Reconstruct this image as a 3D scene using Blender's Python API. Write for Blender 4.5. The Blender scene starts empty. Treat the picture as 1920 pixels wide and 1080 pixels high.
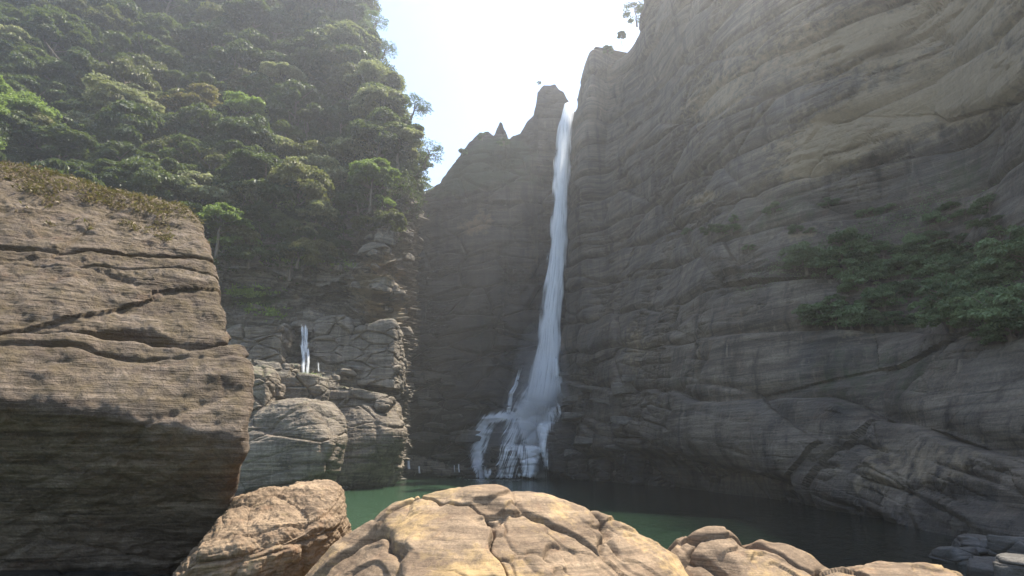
import bpy, math, random
import numpy as np
from mathutils import Vector, Euler
from mathutils.bvhtree import BVHTree

random.seed(7)
RNG = np.random.default_rng(7)
SC = bpy.context.scene
COL = SC.collection
R = math.radians

# ------------------------------------------------------------------ camera maths
CAM_Z, PITCH, FPX = 3.0, R(17.0), 1048.0
SP, CP = math.sin(PITCH), math.cos(PITCH)

def ray(px, py):
    r, u = (px-960)/FPX, (540-py)/FPX
    return np.array([r, CP-u*SP, SP+u*CP])

def P(px, py, Y):
    """world point on the view line of a photo pixel at forward distance Y"""
    d = ray(px, py)
    return np.array([0, 0, CAM_Z]) + d*(Y/d[1])

def to_px(p):
    x, y, z = p[..., 0], p[..., 1], p[..., 2]-CAM_Z
    f = y*CP+z*SP
    u = -y*SP+z*CP
    return 960+FPX*x/f, 540-FPX*u/f

# ------------------------------------------------------------------ noise
_perm = np.random.default_rng(11).permutation(256).astype(np.int32)
_perm = np.concatenate([_perm, _perm, _perm])
_grad = np.random.default_rng(5).normal(size=(256, 3))
_grad = (_grad/np.linalg.norm(_grad, axis=1)[:, None]).astype(np.float32)
_rnd = np.random.default_rng(6).random((256, 4)).astype(np.float32)

def perlin(p, seed=0):
    p = np.asarray(p, np.float32)+seed*17.37
    i = np.floor(p).astype(np.int32)
    f = p-i
    w = f*f*f*(f*(f*6-15)+10)
    ix, iy, iz = i[:, 0] & 255, i[:, 1] & 255, i[:, 2] & 255
    out = 0
    for dx in (0, 1):
        a = _perm[(ix+dx) & 255]
        wx = w[:, 0] if dx else 1-w[:, 0]
        for dy in (0, 1):
            b = _perm[a+((iy+dy) & 255)]
            wy = w[:, 1] if dy else 1-w[:, 1]
            for dz in (0, 1):
                g = _grad[_perm[b+((iz+dz) & 255)]]
                wz = w[:, 2] if dz else 1-w[:, 2]
                out = out+wx*wy*wz*(g[:, 0]*(f[:, 0]-dx)+g[:, 1]*(f[:, 1]-dy)+g[:, 2]*(f[:, 2]-dz))
    return out*1.5

def fbm(p, o=4, seed=0, gain=0.5, ridge=False):
    a, s, t = 1.0, 0, 0
    p = np.asarray(p, np.float32)
    for k in range(o):
        n = perlin(p*(2.03**k), seed+k*3.1)
        if ridge:
            n = 1-2*np.abs(n)
        s = s+a*n
        t += a
        a *= gain
    return s/t

def worley(p, seed=0):
    """F1, F2-F1, random value of the nearest cell"""
    p = np.asarray(p, np.float32)+seed*13.7
    i = np.floor(p).astype(np.int32)
    f = p-i
    n = len(p)
    f1 = np.full(n, 9., np.float32)
    f2 = np.full(n, 9., np.float32)
    idr = np.zeros(n, np.float32)
    for dx in (-1, 0, 1):
        a = _perm[(i[:, 0]+dx) & 255]
        for dy in (-1, 0, 1):
            b = _perm[a+((i[:, 1]+dy) & 255)]
            for dz in (-1, 0, 1):
                c = _perm[b+((i[:, 2]+dz) & 255)]
                q = _rnd[c]
                d = (q[:, 0]+dx-f[:, 0])**2+(q[:, 1]+dy-f[:, 1])**2+(q[:, 2]+dz-f[:, 2])**2
                near = d < f1
                f2 = np.where(near, f1, np.minimum(f2, d))
                f1 = np.where(near, d, f1)
                idr = np.where(near, q[:, 3], idr)
    return np.sqrt(f1), np.sqrt(f2)-np.sqrt(f1), idr

def sstep(a, b, x):
    t = np.clip((x-a)/(b-a), 0, 1)
    return t*t*(3-2*t)

def strata(s, p, seed, thick, wander=9.0, warp=.9):
    """stepped bedding: each layer stands out by its own slowly changing amount, with an open groove between"""
    L = s/thick
    L = L+warp*perlin(p/np.float32(wander), seed)
    i = np.floor(L)
    f = L-i
    q = np.stack([p[:, 0]/wander, p[:, 1]/wander, i*7.31], 1)
    off = perlin(q, seed+2)
    if warp < .9:          # slabs broken by slanting joints
        lh = np.modf(np.abs(np.sin(i*3.17+seed*2.3)*9127.3))[0]
        t = (p[:, 0]*.5+p[:, 1]*.86+.35*p[:, 2]+.8*perlin(p/3.0, seed+12))/(thick*(1.6+2.2*lh))+lh*9
        j = np.floor(t); g = t-j
        off = .55*off+1.0*(np.modf(np.abs(np.sin(j*12.71+i*5.33+seed)*43758.5))[0]-.5)
        jn = np.exp(-(g/.035)**2)+np.exp(-((1-g)/.03)**2)
    else:
        jn = 0
    rr = np.modf(np.abs(np.sin(i*12.9898+seed)*43758.5))[0]-.5
    edge = np.exp(-(f/0.10)**2)+np.exp(-((1-f)/0.05)**2)
    cut = 0.5+0.5*perlin(q*1.7, seed+5)
    return off+0.8*rr, (edge+.5*jn)*np.clip(cut*1.4, 0, 1)

# ------------------------------------------------------------------ mesh helpers
def mesh_from(name, V, F, mat, smooth=False, attrs=None, uv=None):
    V = np.ascontiguousarray(V, np.float32)
    F = np.ascontiguousarray(F, np.int32)
    k = F.shape[1]
    me = bpy.data.meshes.new(name)
    me.vertices.add(len(V))
    me.vertices.foreach_set('co', V.ravel())
    me.loops.add(F.size)
    me.loops.foreach_set('vertex_index', F.ravel())
    me.polygons.add(len(F))
    me.polygons.foreach_set('loop_start', np.arange(0, F.size, k, dtype=np.int32))
    me.polygons.foreach_set('loop_total', np.full(len(F), k, np.int32))
    me.polygons.foreach_set('use_smooth', np.full(len(F), smooth, bool))
    if attrs:
        for an, av in attrs.items():
            at = me.attributes.new(an, 'FLOAT', 'POINT')
            at.data.foreach_set('value', np.ascontiguousarray(av, np.float32))
    if uv is not None:
        l = me.uv_layers.new(name='UVMap')
        l.data.foreach_set('uv', np.ascontiguousarray(uv[F.ravel()], np.float32).ravel())
    me.update(calc_edges=True)
    me.validate()
    if mat:
        me.materials.append(mat)
    return me

def link(name, me, parent=None, loc=None):
    o = bpy.data.objects.new(name, me)
    COL.objects.link(o)
    if loc is not None:
        o.location = loc
    if parent:
        o.parent = parent
    return o

def tag(o, label=None, cat=None, group=None, kind=None):
    if label: o['label'] = label
    if cat: o['category'] = cat
    if group: o['group'] = group
    if kind: o['kind'] = kind
    return o

def grid_faces(nu, nv, wrap=False):
    i = np.arange(nu*nv).reshape(nu, nv)
    if wrap:
        a = i[:, :-1].ravel(); b = np.roll(i, -1, 0)[:, :-1].ravel()
        c = np.roll(i, -1, 0)[:, 1:].ravel(); d = i[:, 1:].ravel()
    else:
        a = i[:-1, :-1].ravel(); b = i[1:, :-1].ravel(); c = i[1:, 1:].ravel(); d = i[:-1, 1:].ravel()
    return np.stack([a, b, c, d], 1)

def grid_normals(G):
    du = np.gradient(G, axis=0); dv = np.gradient(G, axis=1)
    n = np.cross(du, dv)
    return n/np.maximum(np.linalg.norm(n, axis=2, keepdims=True), 1e-9)

def catmull(C, ts):
    """C (n,...) control values, ts in 0..n-1"""
    n = len(C)
    i = np.clip(np.floor(ts).astype(int), 0, n-2)
    f = (ts-i).reshape(-1, *([1]*(C.ndim-1)))
    p0 = C[np.clip(i-1, 0, n-1)]; p1 = C[i]; p2 = C[i+1]; p3 = C[np.clip(i+2, 0, n-1)]
    # tension softened to keep overshoot small
    m1 = (p2-p0)*.4; m2 = (p3-p1)*.4
    f2, f3 = f*f, f*f*f
    return (2*f3-3*f2+1)*p1+(f3-2*f2+f)*m1+(-2*f3+3*f2)*p2+(f3-f2)*m2

def loft(net, us, vs):
    net = np.asarray(net, float)            # (cols, rows, 3)
    A = catmull(net, us)
    B = catmull(np.swapaxes(A, 0, 1), vs)
    return np.swapaxes(B, 0, 1)             # (nu, nv, 3)

def spread(weights, n):
    """parameter values spread so that each span gets a share of samples equal to its weight"""
    w = np.asarray(weights, float); c = np.concatenate([[0], np.cumsum(w)]); c /= c[-1]
    return np.interp(np.linspace(0, 1, n), c, np.arange(len(c)))

# ------------------------------------------------------------------ materials
class NT:
    def __init__(s, name):
        s.m = bpy.data.materials.new(name); s.m.use_nodes = True
        s.t = s.m.node_tree; s.t.nodes.clear()
        s.out = s.t.nodes.new('ShaderNodeOutputMaterial')
    def n(s, typ, ins=None, **kw):
        nd = s.t.nodes.new(typ)
        for k, v in kw.items(): setattr(nd, k, v)
        for k, v in (ins or {}).items():
            sock = nd.inputs[k]
            if isinstance(v, bpy.types.NodeSocket): s.t.links.new(v, sock)
            else: sock.default_value = v
        return nd
    def noise(s, vec, scale, detail=5, rough=.55, dist=0.0):
        return s.n('ShaderNodeTexNoise', {'Vector': vec, 'Scale': scale, 'Detail': detail, 'Roughness': rough, 'Distortion': dist}).outputs[0]
    def mapping(s, vec, scale=(1, 1, 1), rot=(0, 0, 0)):
        return s.n('ShaderNodeMapping', {'Vector': vec, 'Scale': scale, 'Rotation': rot}).outputs[0]
    def ramp(s, fac, lo, hi, a=0.0, b=1.0):
        return s.n('ShaderNodeMapRange', {'Value': fac, 'From Min': lo, 'From Max': hi, 'To Min': a, 'To Max': b}).outputs[0]
    def mix(s, fac, a, b, mode='MIX'):
        nd = s.n('ShaderNodeMix', data_type='RGBA', blend_type=mode)
        for k, v in ((0, fac), (6, a), (7, b)):
            if isinstance(v, bpy.types.NodeSocket): s.t.links.new(v, nd.inputs[k])
            else: nd.inputs[k].default_value = v if k == 0 else (*v, 1)
        return nd.outputs[2]
    def math(s, op, a, b=0.0, c=0.0, clamp=False):
        nd = s.n('ShaderNodeMath', operation=op, use_clamp=clamp)
        for k, v in enumerate((a, b, c)):
            if isinstance(v, bpy.types.NodeSocket): s.t.links.new(v, nd.inputs[k])
            else: nd.inputs[k].default_value = v
        return nd.outputs[0]
    def attr(s, name):
        return s.n('ShaderNodeAttribute', attribute_name=name).outputs['Fac']
    def surf(s, sock):
        s.t.links.new(sock, s.out.inputs['Surface'])

def rock_material(name, dark, mid, light, k=1.0, tilt=(0, 0, 0), bump=.6, bdist=.25, stain=.6, extra=None, fine=1.0):
    """k: size of the pattern (1 for cliffs tens of metres away, smaller = finer); extra: dict attr -> colour"""
    N = NT(name)
    co = N.n('ShaderNodeTexCoord').outputs['Object']
    base = N.noise(co, .22/k, 7, .62, .6)
    c = N.mix(N.ramp(base, .36, .64), dark, mid)
    lay = N.noise(N.mapping(co, (.16/k, .16/k, 2.2/k), tilt), 1.0, 9, .66, .12)
    c = N.mix(N.ramp(lay, .42, .68, 0, .75), c, light)
    lay2 = N.noise(N.mapping(co, (.14/k, .14/k, 5.5/k), tilt), 1.0, 7, .66, .1)
    c = N.mix(N.ramp(lay2, .48, .36, 0, .55), c, tuple(x*.45 for x in dark))
    rust = N.noise(co, .5/k, 6, .65, 1.0)
    c = N.mix(N.ramp(rust, .56, .74, 0, .45), c, (mid[0]*1.15, mid[1]*.82, mid[2]*.6))
    st = N.noise(N.mapping(co, (1.1/k, 1.1/k, .07/k)), 1.0, 6, .6, .3)
    c = N.mix(N.ramp(st, .50, .66, 0, stain), c, tuple(x*.5 for x in dark))
    st2 = N.noise(N.mapping(co, (1.7/k, 1.7/k, .11/k)), 1.3, 5, .6, .3)
    c = N.mix(N.ramp(st2, .60, .72, 0, stain*.5), c, tuple(min(.6, x*1.35) for x in light))
    sp = N.noise(co, 9*fine/k, 5, .75)
    c = N.mix(N.ramp(sp, .3, .7, .5, 1.0), (0, 0, 0), c)
    gr = N.noise(co, 26*fine/k, 4, .8)
    c = N.mix(N.ramp(gr, .60, .70, 0, .45), c, tuple(min(.7, x*1.5) for x in light))
    bl_ = N.noise(co, .9/k, 8, .75, .3)
    c = N.mix(N.ramp(bl_, .54, .62, 0, .4), c, tuple(x*.7 for x in dark))
    if extra:
        for an, (colr, hard) in extra.items():
            brk = N.noise(co, 1.4/k, 7, .7)
            f = N.math('ADD', N.attr(an), N.math('MULTIPLY', N.math('SUBTRACT', brk, .5), 1.6))
            f = N.math('MULTIPLY', N.ramp(f, .35, .75), hard)
            cc = N.mix(N.noise(co, 3.5/k, 5, .7), tuple(x*.6 for x in colr), tuple(min(1, x*1.4) for x in colr))
            c = N.mix(f, c, cc)
    wet = N.attr('wet')  # wetness, also painted shade on cliffs, bank and gap rock
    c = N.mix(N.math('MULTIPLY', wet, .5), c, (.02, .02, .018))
    hb = N.math('ADD', N.math('MULTIPLY', lay, 1.1), N.math('MULTIPLY', lay2, .4))
    hb = N.math('ADD', hb, N.math('MULTIPLY', N.noise(co, 2.2/k, 9, .68, .4), .9))
    hb = N.math('ADD', hb, N.math('MULTIPLY', N.noise(co, 14*fine/k, 5, .7), .22))
    bp = N.n('ShaderNodeBump', {'Height': hb, 'Strength': bump, 'Distance': bdist*k}).outputs[0]
    ro = N.math('SUBTRACT', .86, N.math('MULTIPLY', wet, .5))
    b = N.n('ShaderNodeBsdfPrincipled', {'Base Color': c, 'Roughness': ro, 'Normal': bp, 'Specular IOR Level': .35})
    N.surf(b.outputs[0])
    return N.m

def leaf_material(name, dark, light, trans=.35, vary=.5):
    N = NT(name)
    co = N.n('ShaderNodeTexCoord').outputs['Object']
    oi = N.n('ShaderNodeObjectInfo').outputs['Random']
    n = N.noise(co, .9, 3, .7)
    f = N.math('ADD', N.math('MULTIPLY', N.attr('leaf'), .55), N.math('MULTIPLY', n, .6))
    f = N.math('ADD', f, N.math('MULTIPLY', N.math('SUBTRACT', oi, .5), vary))
    c = N.mix(N.ramp(f, .2, .95), dark, light)
    b = N.n('ShaderNodeBsdfPrincipled', {'Base Color': c, 'Roughness': .55, 'Specular IOR Level': .3})
    tr = N.n('ShaderNodeBsdfTranslucent', {'Color': N.mix(.5, c, (.16, .22, .03))})
    mx = N.n('ShaderNodeMixShader', {0: trans, 1: b.outputs[0], 2: tr.outputs[0]})
    N.surf(mx.outputs[0])
    return N.m

def bark_material():
    N = NT('bark')
    co = N.n('ShaderNodeTexCoord').outputs['Object']
    n = N.noise(N.mapping(co, (6, 6, 1)), 1.0, 6, .7)
    b = N.n('ShaderNodeBsdfPrincipled', {'Base Color': N.mix(n, (.06, .045, .03), (.22, .18, .13)), 'Roughness': .9,
            'Normal': N.n('ShaderNodeBump', {'Height': n, 'Strength': .6, 'Distance': .05}).outputs[0]})
    N.surf(b.outputs[0])
    return N.m

def fall_material(name='falling_water', thr=.42, soft=.3, us=26, vs=5, full=.97):
    N = NT(name)
    uv = N.n('ShaderNodeTexCoord').outputs['UV']
    a = N.noise(N.mapping(uv, (us, vs, 1)), 1.0, 6, .62, .25)
    b2 = N.noise(N.mapping(uv, (us*.3, vs*1.6, 1)), 1.0, 4, .6, .2)
    al = N.ramp(N.math('ADD', N.math('MULTIPLY', a, .7), N.math('MULTIPLY', b2, .3)), thr-soft/2, thr+soft/2)
    al = N.math('MULTIPLY', N.math('MULTIPLY', al, N.attr('body')), full, clamp=True)
    w = N.n('ShaderNodeBsdfPrincipled', {'Base Color': (.93, .95, .97, 1), 'Roughness': .55, 'Specular IOR Level': .3,
            'Normal': N.n('ShaderNodeBump', {'Height': a, 'Strength': .35, 'Distance': .3}).outputs[0]})
    tl = N.n('ShaderNodeBsdfTranslucent', {'Color': (.93, .95, .97, 1)})
    body = N.n('ShaderNodeMixShader', {0: .4, 1: w.outputs[0], 2: tl.outputs[0]})
    tp = N.n('ShaderNodeBsdfTransparent')
    mx = N.n('ShaderNodeMixShader', {0: al, 1: tp.outputs[0], 2: body.outputs[0]})
    N.surf(mx.outputs[0])
    return N.m

M = {}
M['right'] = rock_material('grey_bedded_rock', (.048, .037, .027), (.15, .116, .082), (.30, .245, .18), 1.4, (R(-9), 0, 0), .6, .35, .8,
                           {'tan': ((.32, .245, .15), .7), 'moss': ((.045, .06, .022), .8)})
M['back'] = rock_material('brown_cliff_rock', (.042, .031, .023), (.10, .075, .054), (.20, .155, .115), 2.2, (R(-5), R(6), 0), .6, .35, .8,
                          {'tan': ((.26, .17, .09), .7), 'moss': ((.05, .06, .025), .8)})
M['left'] = rock_material('broken_cliff_rock', (.10, .083, .064), (.235, .198, .152), (.42, .365, .29), .8, (0, R(6), 0), .9, .3, .5,
                          {'tan': ((.36, .28, .18), .7), 'moss': ((.05, .075, .02), .9)})
M['boulder'] = rock_material('banded_boulder_rock', (.085, .066, .05), (.21, .17, .13), (.43, .36, .275), .6, (0, R(5), 0), .9, .3, .6,
                             {'tan': ((.42, .32, .18), .6), 'moss': ((.07, .09, .025), .8)})
M['big'] = rock_material('rough_brown_sandstone', (.085, .058, .04), (.20, .148, .106), (.38, .30, .225), .30, (0, R(-8), 0), 1.0, .3, .35,
                         {'tan': ((.33, .235, .11), .4), 'moss': ((.11, .08, .04), .8)})
M['fore'] = rock_material('smooth_tan_sandstone', (.14, .092, .056), (.265, .18, .112), (.43, .31, .195), .22, (R(10), R(12), 0), .7, .13, .35,
                          {'tan': ((.46, .31, .13), .6), 'moss': ((.085, .06, .035), .8)})
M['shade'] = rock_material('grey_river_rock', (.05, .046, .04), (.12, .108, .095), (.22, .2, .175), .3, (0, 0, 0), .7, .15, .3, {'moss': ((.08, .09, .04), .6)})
M['leaf'] = leaf_material('jungle_leaves', (.020, .036, .012), (.07, .098, .03))
M['leafmid'] = leaf_material('mid_green_leaves', (.03, .048, .015), (.105, .128, .038))
M['leafolive'] = leaf_material('olive_leaves', (.055, .055, .02), (.19, .175, .06))
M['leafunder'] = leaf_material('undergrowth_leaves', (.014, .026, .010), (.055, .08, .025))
M['leafpale'] = leaf_material('pale_leaves', (.16, .17, .08), (.46, .44, .24), .4, .3)
M['leafrust'] = leaf_material('rusty_leaves', (.10, .07, .025), (.26, .18, .06), .4, .3)
M['leafbright'] = leaf_material('bright_green_leaves', (.08, .13, .03), (.30, .40, .09), .45, .3)
M['leafdim'] = leaf_material('dull_green_leaves', (.05, .085, .035), (.18, .25, .11), .3, .5)
M['dry'] = leaf_material('dry_moss', (.06, .04, .025), (.24, .165, .09), .3, .2)
M['bark'] = bark_material()
M['fall'] = fall_material(thr=.38, soft=.26, us=34)
M['casc'] = fall_material('cascade_water', .43, .24, 14, 7, 1.0)

def fall_lace():
    N = NT('lace_water')
    uv = N.n('ShaderNodeTexCoord').outputs['UV']
    a = N.noise(N.mapping(uv, (22, 3.2, 1)), 1.0, 7, .68, .35)
    b2 = N.noise(N.mapping(uv, (7, 6, 1)), 1.0, 5, .65, .4)
    nz = N.math('ADD', N.math('MULTIPLY', a, .65), N.math('MULTIPLY', b2, .35))
    f = N.math('ADD', N.math('MULTIPLY', N.attr('body'), .62), N.math('MULTIPLY', N.math('SUBTRACT', nz, .5), 2.3))
    al = N.ramp(f, .26, .62)
    al = N.math('MULTIPLY', al, N.ramp(N.attr('body'), .10, .3), clamp=True)
    w = N.n('ShaderNodeBsdfPrincipled', {'Base Color': (.95, .97, .98, 1), 'Roughness': .5, 'Specular IOR Level': .4,
            'Normal': N.n('ShaderNodeBump', {'Height': nz, 'Strength': .5, 'Distance': .4}).outputs[0]})
    tl = N.n('ShaderNodeBsdfTranslucent', {'Color': (.95, .97, .98, 1)})
    body = N.n('ShaderNodeMixShader', {0: .35, 1: w.outputs[0], 2: tl.outputs[0]})
    mx = N.n('ShaderNodeMixShader', {0: al, 1: N.n('ShaderNodeBsdfTransparent').outputs[0], 2: body.outputs[0]})
    N.surf(mx.outputs[0])
    return N.m

def water_material():
    N = NT('pool_water')
    co = N.n('ShaderNodeTexCoord').outputs['Object']
    sx = N.n('ShaderNodeSeparateXYZ', {0: co}).outputs
    deep_shade = N.math('ADD', N.math('ADD', sx[0], N.math('MULTIPLY', sx[1], .05)), N.math('MULTIPLY', N.noise(co, .12, 4), 10))
    c = N.mix(N.ramp(deep_shade, 2, 16), (.034, .072, .040), (.004, .008, .006))  # green shallows to dark depth, with the right wall's shade painted in
    r1 = N.noise(N.mapping(co, (1, .7, 1)), 1.3, 4, .6, .4)
    r2 = N.noise(N.mapping(co, (1, .6, 1)), 5.0, 3, .6, .3)
    h = N.math('ADD', N.math('MULTIPLY', r1, .6), N.math('MULTIPLY', r2, .25))
    bp = N.n('ShaderNodeBump', {'Height': h, 'Strength': .7, 'Distance': .3}).outputs[0]
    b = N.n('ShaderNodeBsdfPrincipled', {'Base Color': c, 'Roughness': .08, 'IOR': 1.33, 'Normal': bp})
    N.surf(b.outputs[0])
    return N.m
M['water'] = water_material()
M['lace'] = fall_lace()

# ------------------------------------------------------------------ cliff displacement
def cliff_disp(G, sdir, seed, amps, zcut=None, smooth_zone=None):
    """G (nu,nv,3) base surface; sdir: z gain with y and x (dip); amps: dict"""
    sh = G.shape
    p = G.reshape(-1, 3).astype(np.float32)
    nrm = grid_normals(G).reshape(-1, 3)
    s = p[:, 2]-sdir[0]*p[:, 0]-sdir[1]*p[:, 1]+(.4 if amps.get('warp', .9) < .9 else 1.2)*fbm(p/14, 2, seed+9)
    q = p.copy(); q[:, 2] = s
    d = amps['low']*fbm(p/amps.get('lows', 16), 3, seed)
    wp = amps.get('warp', .9)
    o1, e1 = strata(s, p, seed, amps['t1'], 9.0, wp)
    o2, e2 = strata(s, p, seed+20, amps['t1']*.31, 5.0, wp)
    o3, e3 = strata(s, p, seed+40, amps['t1']*.10, 2.5, wp)
    mk = .12+.95*sstep(-.02, .38, perlin(p/8.0, seed+31)+.35*perlin(p/2.2, seed+32)) if wp < .9 else 1.0
    d += amps['st']*(o1*.9+o2*.4*mk+o3*.14*mk)-amps['st']*(1.1*e1+.5*e2*mk+.13*e3*mk)
    b = amps['bs']
    _, eb, ib = worley(q/np.array([b*1.6, b*1.6, b*.8]), seed+1)
    d += amps['bl']*((ib-.5)*1.4-.7*np.exp(-(eb/.07)**2))
    _, eb, ib = worley(q/np.array([b*.5, b*.5, b*.2])+.4*fbm(p/3, 2, seed+4)[:, None], seed+2)
    d += mk*amps['bl']*.42*((ib-.5)*1.3-.6*np.exp(-(eb/.09)**2))
    d += mk*amps['fine']*fbm(p/1.1, 4, seed+6, .6)
    if smooth_zone is not None:
        d = d*smooth_zone.ravel()
    out = p+nrm*d[:, None]
    return out.reshape(sh), e1.reshape(sh[:2])

# ================================================================== RIGHT CLIFF
# columns: base plan (x, y); rows listed as (z, dx, dy) offsets that grow up the wall
def col(bx, by, rows):
    return [(bx+dx, by+dy, z) for z, dx, dy in rows]
far1 = lambda top: [(-3, 0, 0), (1, 0, 0), (6, .3, .3), (12, 1.2, .5), (20, 1.6, .6), (28, 2.2, .6), (38, 3, .8), (50, 3.9, 1), (62, 5.3, 1), (top-2, 6.6, 1.2), (top, 7.4, 1.6)]
def rows_mid(top, a=1.0, ty=0):
    return [(-3, 2.4, .4), (1.6, 2.2, .4), (4.6, -.5, 0), (11, 1.3*a, .5*a), (18, 2.6*a, 1.5*a+ty*.2), (26, 5*a, 3*a+ty*.3), (36, 7*a, 4*a+ty*.5), (48, 8.5*a, 5*a+ty*.7), (60, 10*a, 6*a+ty*.85), (top-3, 12*a, 7*a+ty), (top, 14*a, 8*a+ty)]
def rows_near(top, a=1.0):
    return [(-3, -.6, -.2), (.6, .2, 0), (4.5, 2.4*a, .6), (9, 5.4*a, 1.2), (13, 8.8*a, 2), (17.5, 13.5*a, 3), (25, 16.0*a, 3.6), (33, 17.3*a, 4), (43, 18.8*a, 5), (top+18, 21*a, 6), (top+24, 23*a, 7)]  # top rows raised out of view to throw shade on the near slab
netR = [
    col(13, 112, far1(74)), col(9.5, 104, far1(75)),
    col(7.0, 97, far1(77.5)),
    col(8.8, 89, far1(80)),
    col(10.3, 82, rows_mid(79, .75, 5)),
    col(12.5, 73, rows_mid(80, .85, 8)),
    col(14.6, 66, rows_mid(88, .9, 7)),
    col(15.8, 57, rows_mid(86, 1.0, 4)),
    col(16.8, 50, rows_mid(80, 1.15, 2)),
    col(18.6, 43, [(z, dx*.5+ex*.5, 0.5*dy+.5*ey) for (z, dx, dy), (_, ex, ey) in zip(rows_mid(72, 1.3), rows_near(66, 1.0))]),
    col(19.0, 36, rows_near(64, 1.0)),
    col(18.8, 31, rows_near(60, 1.0)),
    col(18.2, 26.5, rows_near(56, 1.0)),
    col(17.8, 22, rows_near(52, 1.0)),
    col(17.6, 16, rows_near(50, 1.0)),
    col(18, 6, rows_near(48, 1.0)),
    col(22, -12, rows_near(44, 1.0)),
]
usR = spread([.25, .5, 1, 1, 1, 1, 1.1, 1.1, 1.3, 1.3, 1.2, 1.2, 1.2, 1.0, .6, .4], 860)
vsR = spread([.3, 1, 1.3, 1.3, 1.2, 1.2, 1.1, .9, .7, .4], 640)
G = loft(netR, usR, vsR)
rim = np.broadcast_to(1-.75*sstep(8.7, 10, vsR)[None, :], G.shape[:2])
GR, eR = cliff_disp(G, (0.0, .16), 3.0, dict(low=1.9, lows=22, t1=5.4, st=.85, bs=10, bl=.5, fine=.10, warp=.2), smooth_zone=rim)
pr = GR.reshape(-1, 3)
px, py = to_px(pr)
def blob(cx, cy, rx, ry, rot=0, w=1.0):
    c, s = math.cos(R(rot)), math.sin(R(rot))
    a = ((px-cx)*c-(py-cy)*s)/rx; b = ((px-cx)*s+(py-cy)*c)/ry
    return w*np.exp(-(a*a+b*b))
tanA = blob(1600, 235, 150, 45, 25)+blob(1700, 60, 260, 60, 12, .8)+blob(1820, 170, 150, 60, 20, .8)+blob(1560, 290, 90, 30, 30, .9)+blob(1330, 190, 70, 40, 25, .55) \
    + blob(1190, 650, 30, 70, 0, .6)+blob(1320, 372, 40, 14, 20, .8)+blob(1500, 440, 90, 25, 25, .5)+blob(1700, 880, 180, 60, 10, .55)+blob(1600, 630, 60, 40, 0, .45)
tanA = tanA+.22*sstep(380, 180, py)*sstep(1200, 1400, px)  # paler upper wall, with the bright haze there painted into the colour
mossA = blob(1550, 690, 80, 150, 0, .3)+blob(1280, 720, 60, 60, 0, .35)+blob(1800, 330, 120, 60, 15, .5)+blob(1450, 400, 200, 60, 20, .45)+blob(1700, 700, 140, 80, 0, .4)
wetShadeA = np.clip(1-pr[:, 2]/1.3+.5*fbm(pr/2.0, 2, 77), 0, 1)+.6*np.exp(-((pr[:, 1]-96)/9)**2)*sstep(40, 0, pr[:, 2])
wetShadeA += .35*sstep(.1, .5, perlin(np.stack([pr[:, 1]/4, pr[:, 0]*0, pr[:, 2]/30], 1), 8))*sstep(45, 10, pr[:, 2])
stain_shade_ = sstep(-.25, .25, fbm(pr/np.array([3.0, 3.0, 2.0]), 4, 91, .6))  # breaks up dark stains and the painted shade of recesses and overhangs
wetShadeA += 1.0*stain_shade_*(blob(1290, 850, 150, 55, 0)+blob(1110, 640, 50, 230, 0, .8)+blob(1480, 190, 130, 40, 20, .9)+blob(1740, 110, 120, 35, 20, .8)+blob(1800, 290, 130, 50, 20, .9)
        +blob(1450, 520, 150, 30, 12, .6)+blob(1250, 420, 70, 130, 0, .6)+blob(1400, 760, 180, 22, -3, .9)+blob(1850, 960, 90, 60, 0, .8)+blob(1350, 300, 50, 80, 0, .5)+blob(1560, 700, 60, 90, 0, .5))
# backing so the cliff is solid from above: two more rows leading back and down
back1 = GR[:, -1] + np.array([14., 6, 2]); back2 = back1 + np.array([40., 10, -30])
GR2 = np.concatenate([GR, back1[:, None], back2[:, None]], 1)
def pad(a, nu, nv):
    a = a.reshape(nu, nv); return np.concatenate([a, a[:, -1:], a[:, -1:]], 1).ravel()
nu, nv = GR.shape[:2]
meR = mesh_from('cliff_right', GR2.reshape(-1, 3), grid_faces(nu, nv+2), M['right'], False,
                {'tan': pad(tanA, nu, nv), 'moss': pad(mossA, nu, nv), 'wet': pad(np.clip(wetShadeA, 0, 1), nu, nv)})
tag(link('cliff_right', meR), 'tall hazy grey bedded rock wall rising on the right of the pool', kind='structure')

# ================================================================== BACK CLIFF
rimpts = np.array([(560, 470), (690, 400), (765, 372), (800, 358), (825, 342), (840, 320), (860, 296), (880, 268), (898, 250), (915, 246), (926, 256), (932, 238), (937, 229), (942, 231), (945, 240), (949, 244),
                   (954, 262), (962, 253), (975, 250), (988, 228), (1000, 216), (1005, 196), (1008, 172), (1020, 160), (1042, 160), (1058, 176), (1066, 188), (1069, 206), (1090, 214), (1130, 210), (1230, 200)], float)
nu, nv = 520, 520
pxs = np.linspace(560, 1230, nu)
rpy = np.interp(pxs, rimpts[:, 0], rimpts[:, 1])+3*perlin(np.stack([pxs/9, pxs*0, pxs*0], 1), 3)
vt = np.linspace(0, 1, nv)
def stair(h, n, seed, x):
    """ledges: how far the foot of the wall steps out at height h"""
    L = h/n+.35*perlin(np.stack([x/7, x*0+seed, h*0], -1).reshape(-1, 3), seed).reshape(h.shape)
    i = np.floor(L); f = L-i
    return (i+sstep(.55, 1.0, f))*n
G = np.zeros((nu, nv, 3))
for i in range(nu):
    Yb = 108 if pxs[i] > 900 else 108+(900-pxs[i])*.03
    top = P(pxs[i], rpy[i], Yb)
    bot = P(pxs[i], 880, Yb-2)
    z = -3+(top[2]+3)*vt**1.0
    t = np.clip(z/top[2], 0, 1)
    G[i, :, 2] = z
    G[i, :, 1] = Yb-2*(1-t)
    G[i, :, 0] = bot[0]+(top[0]-bot[0])*t
h = G[..., 2]; xx = G[..., 0]
zone = np.exp(-((xx+1.5)/11.0)**2)
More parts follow.
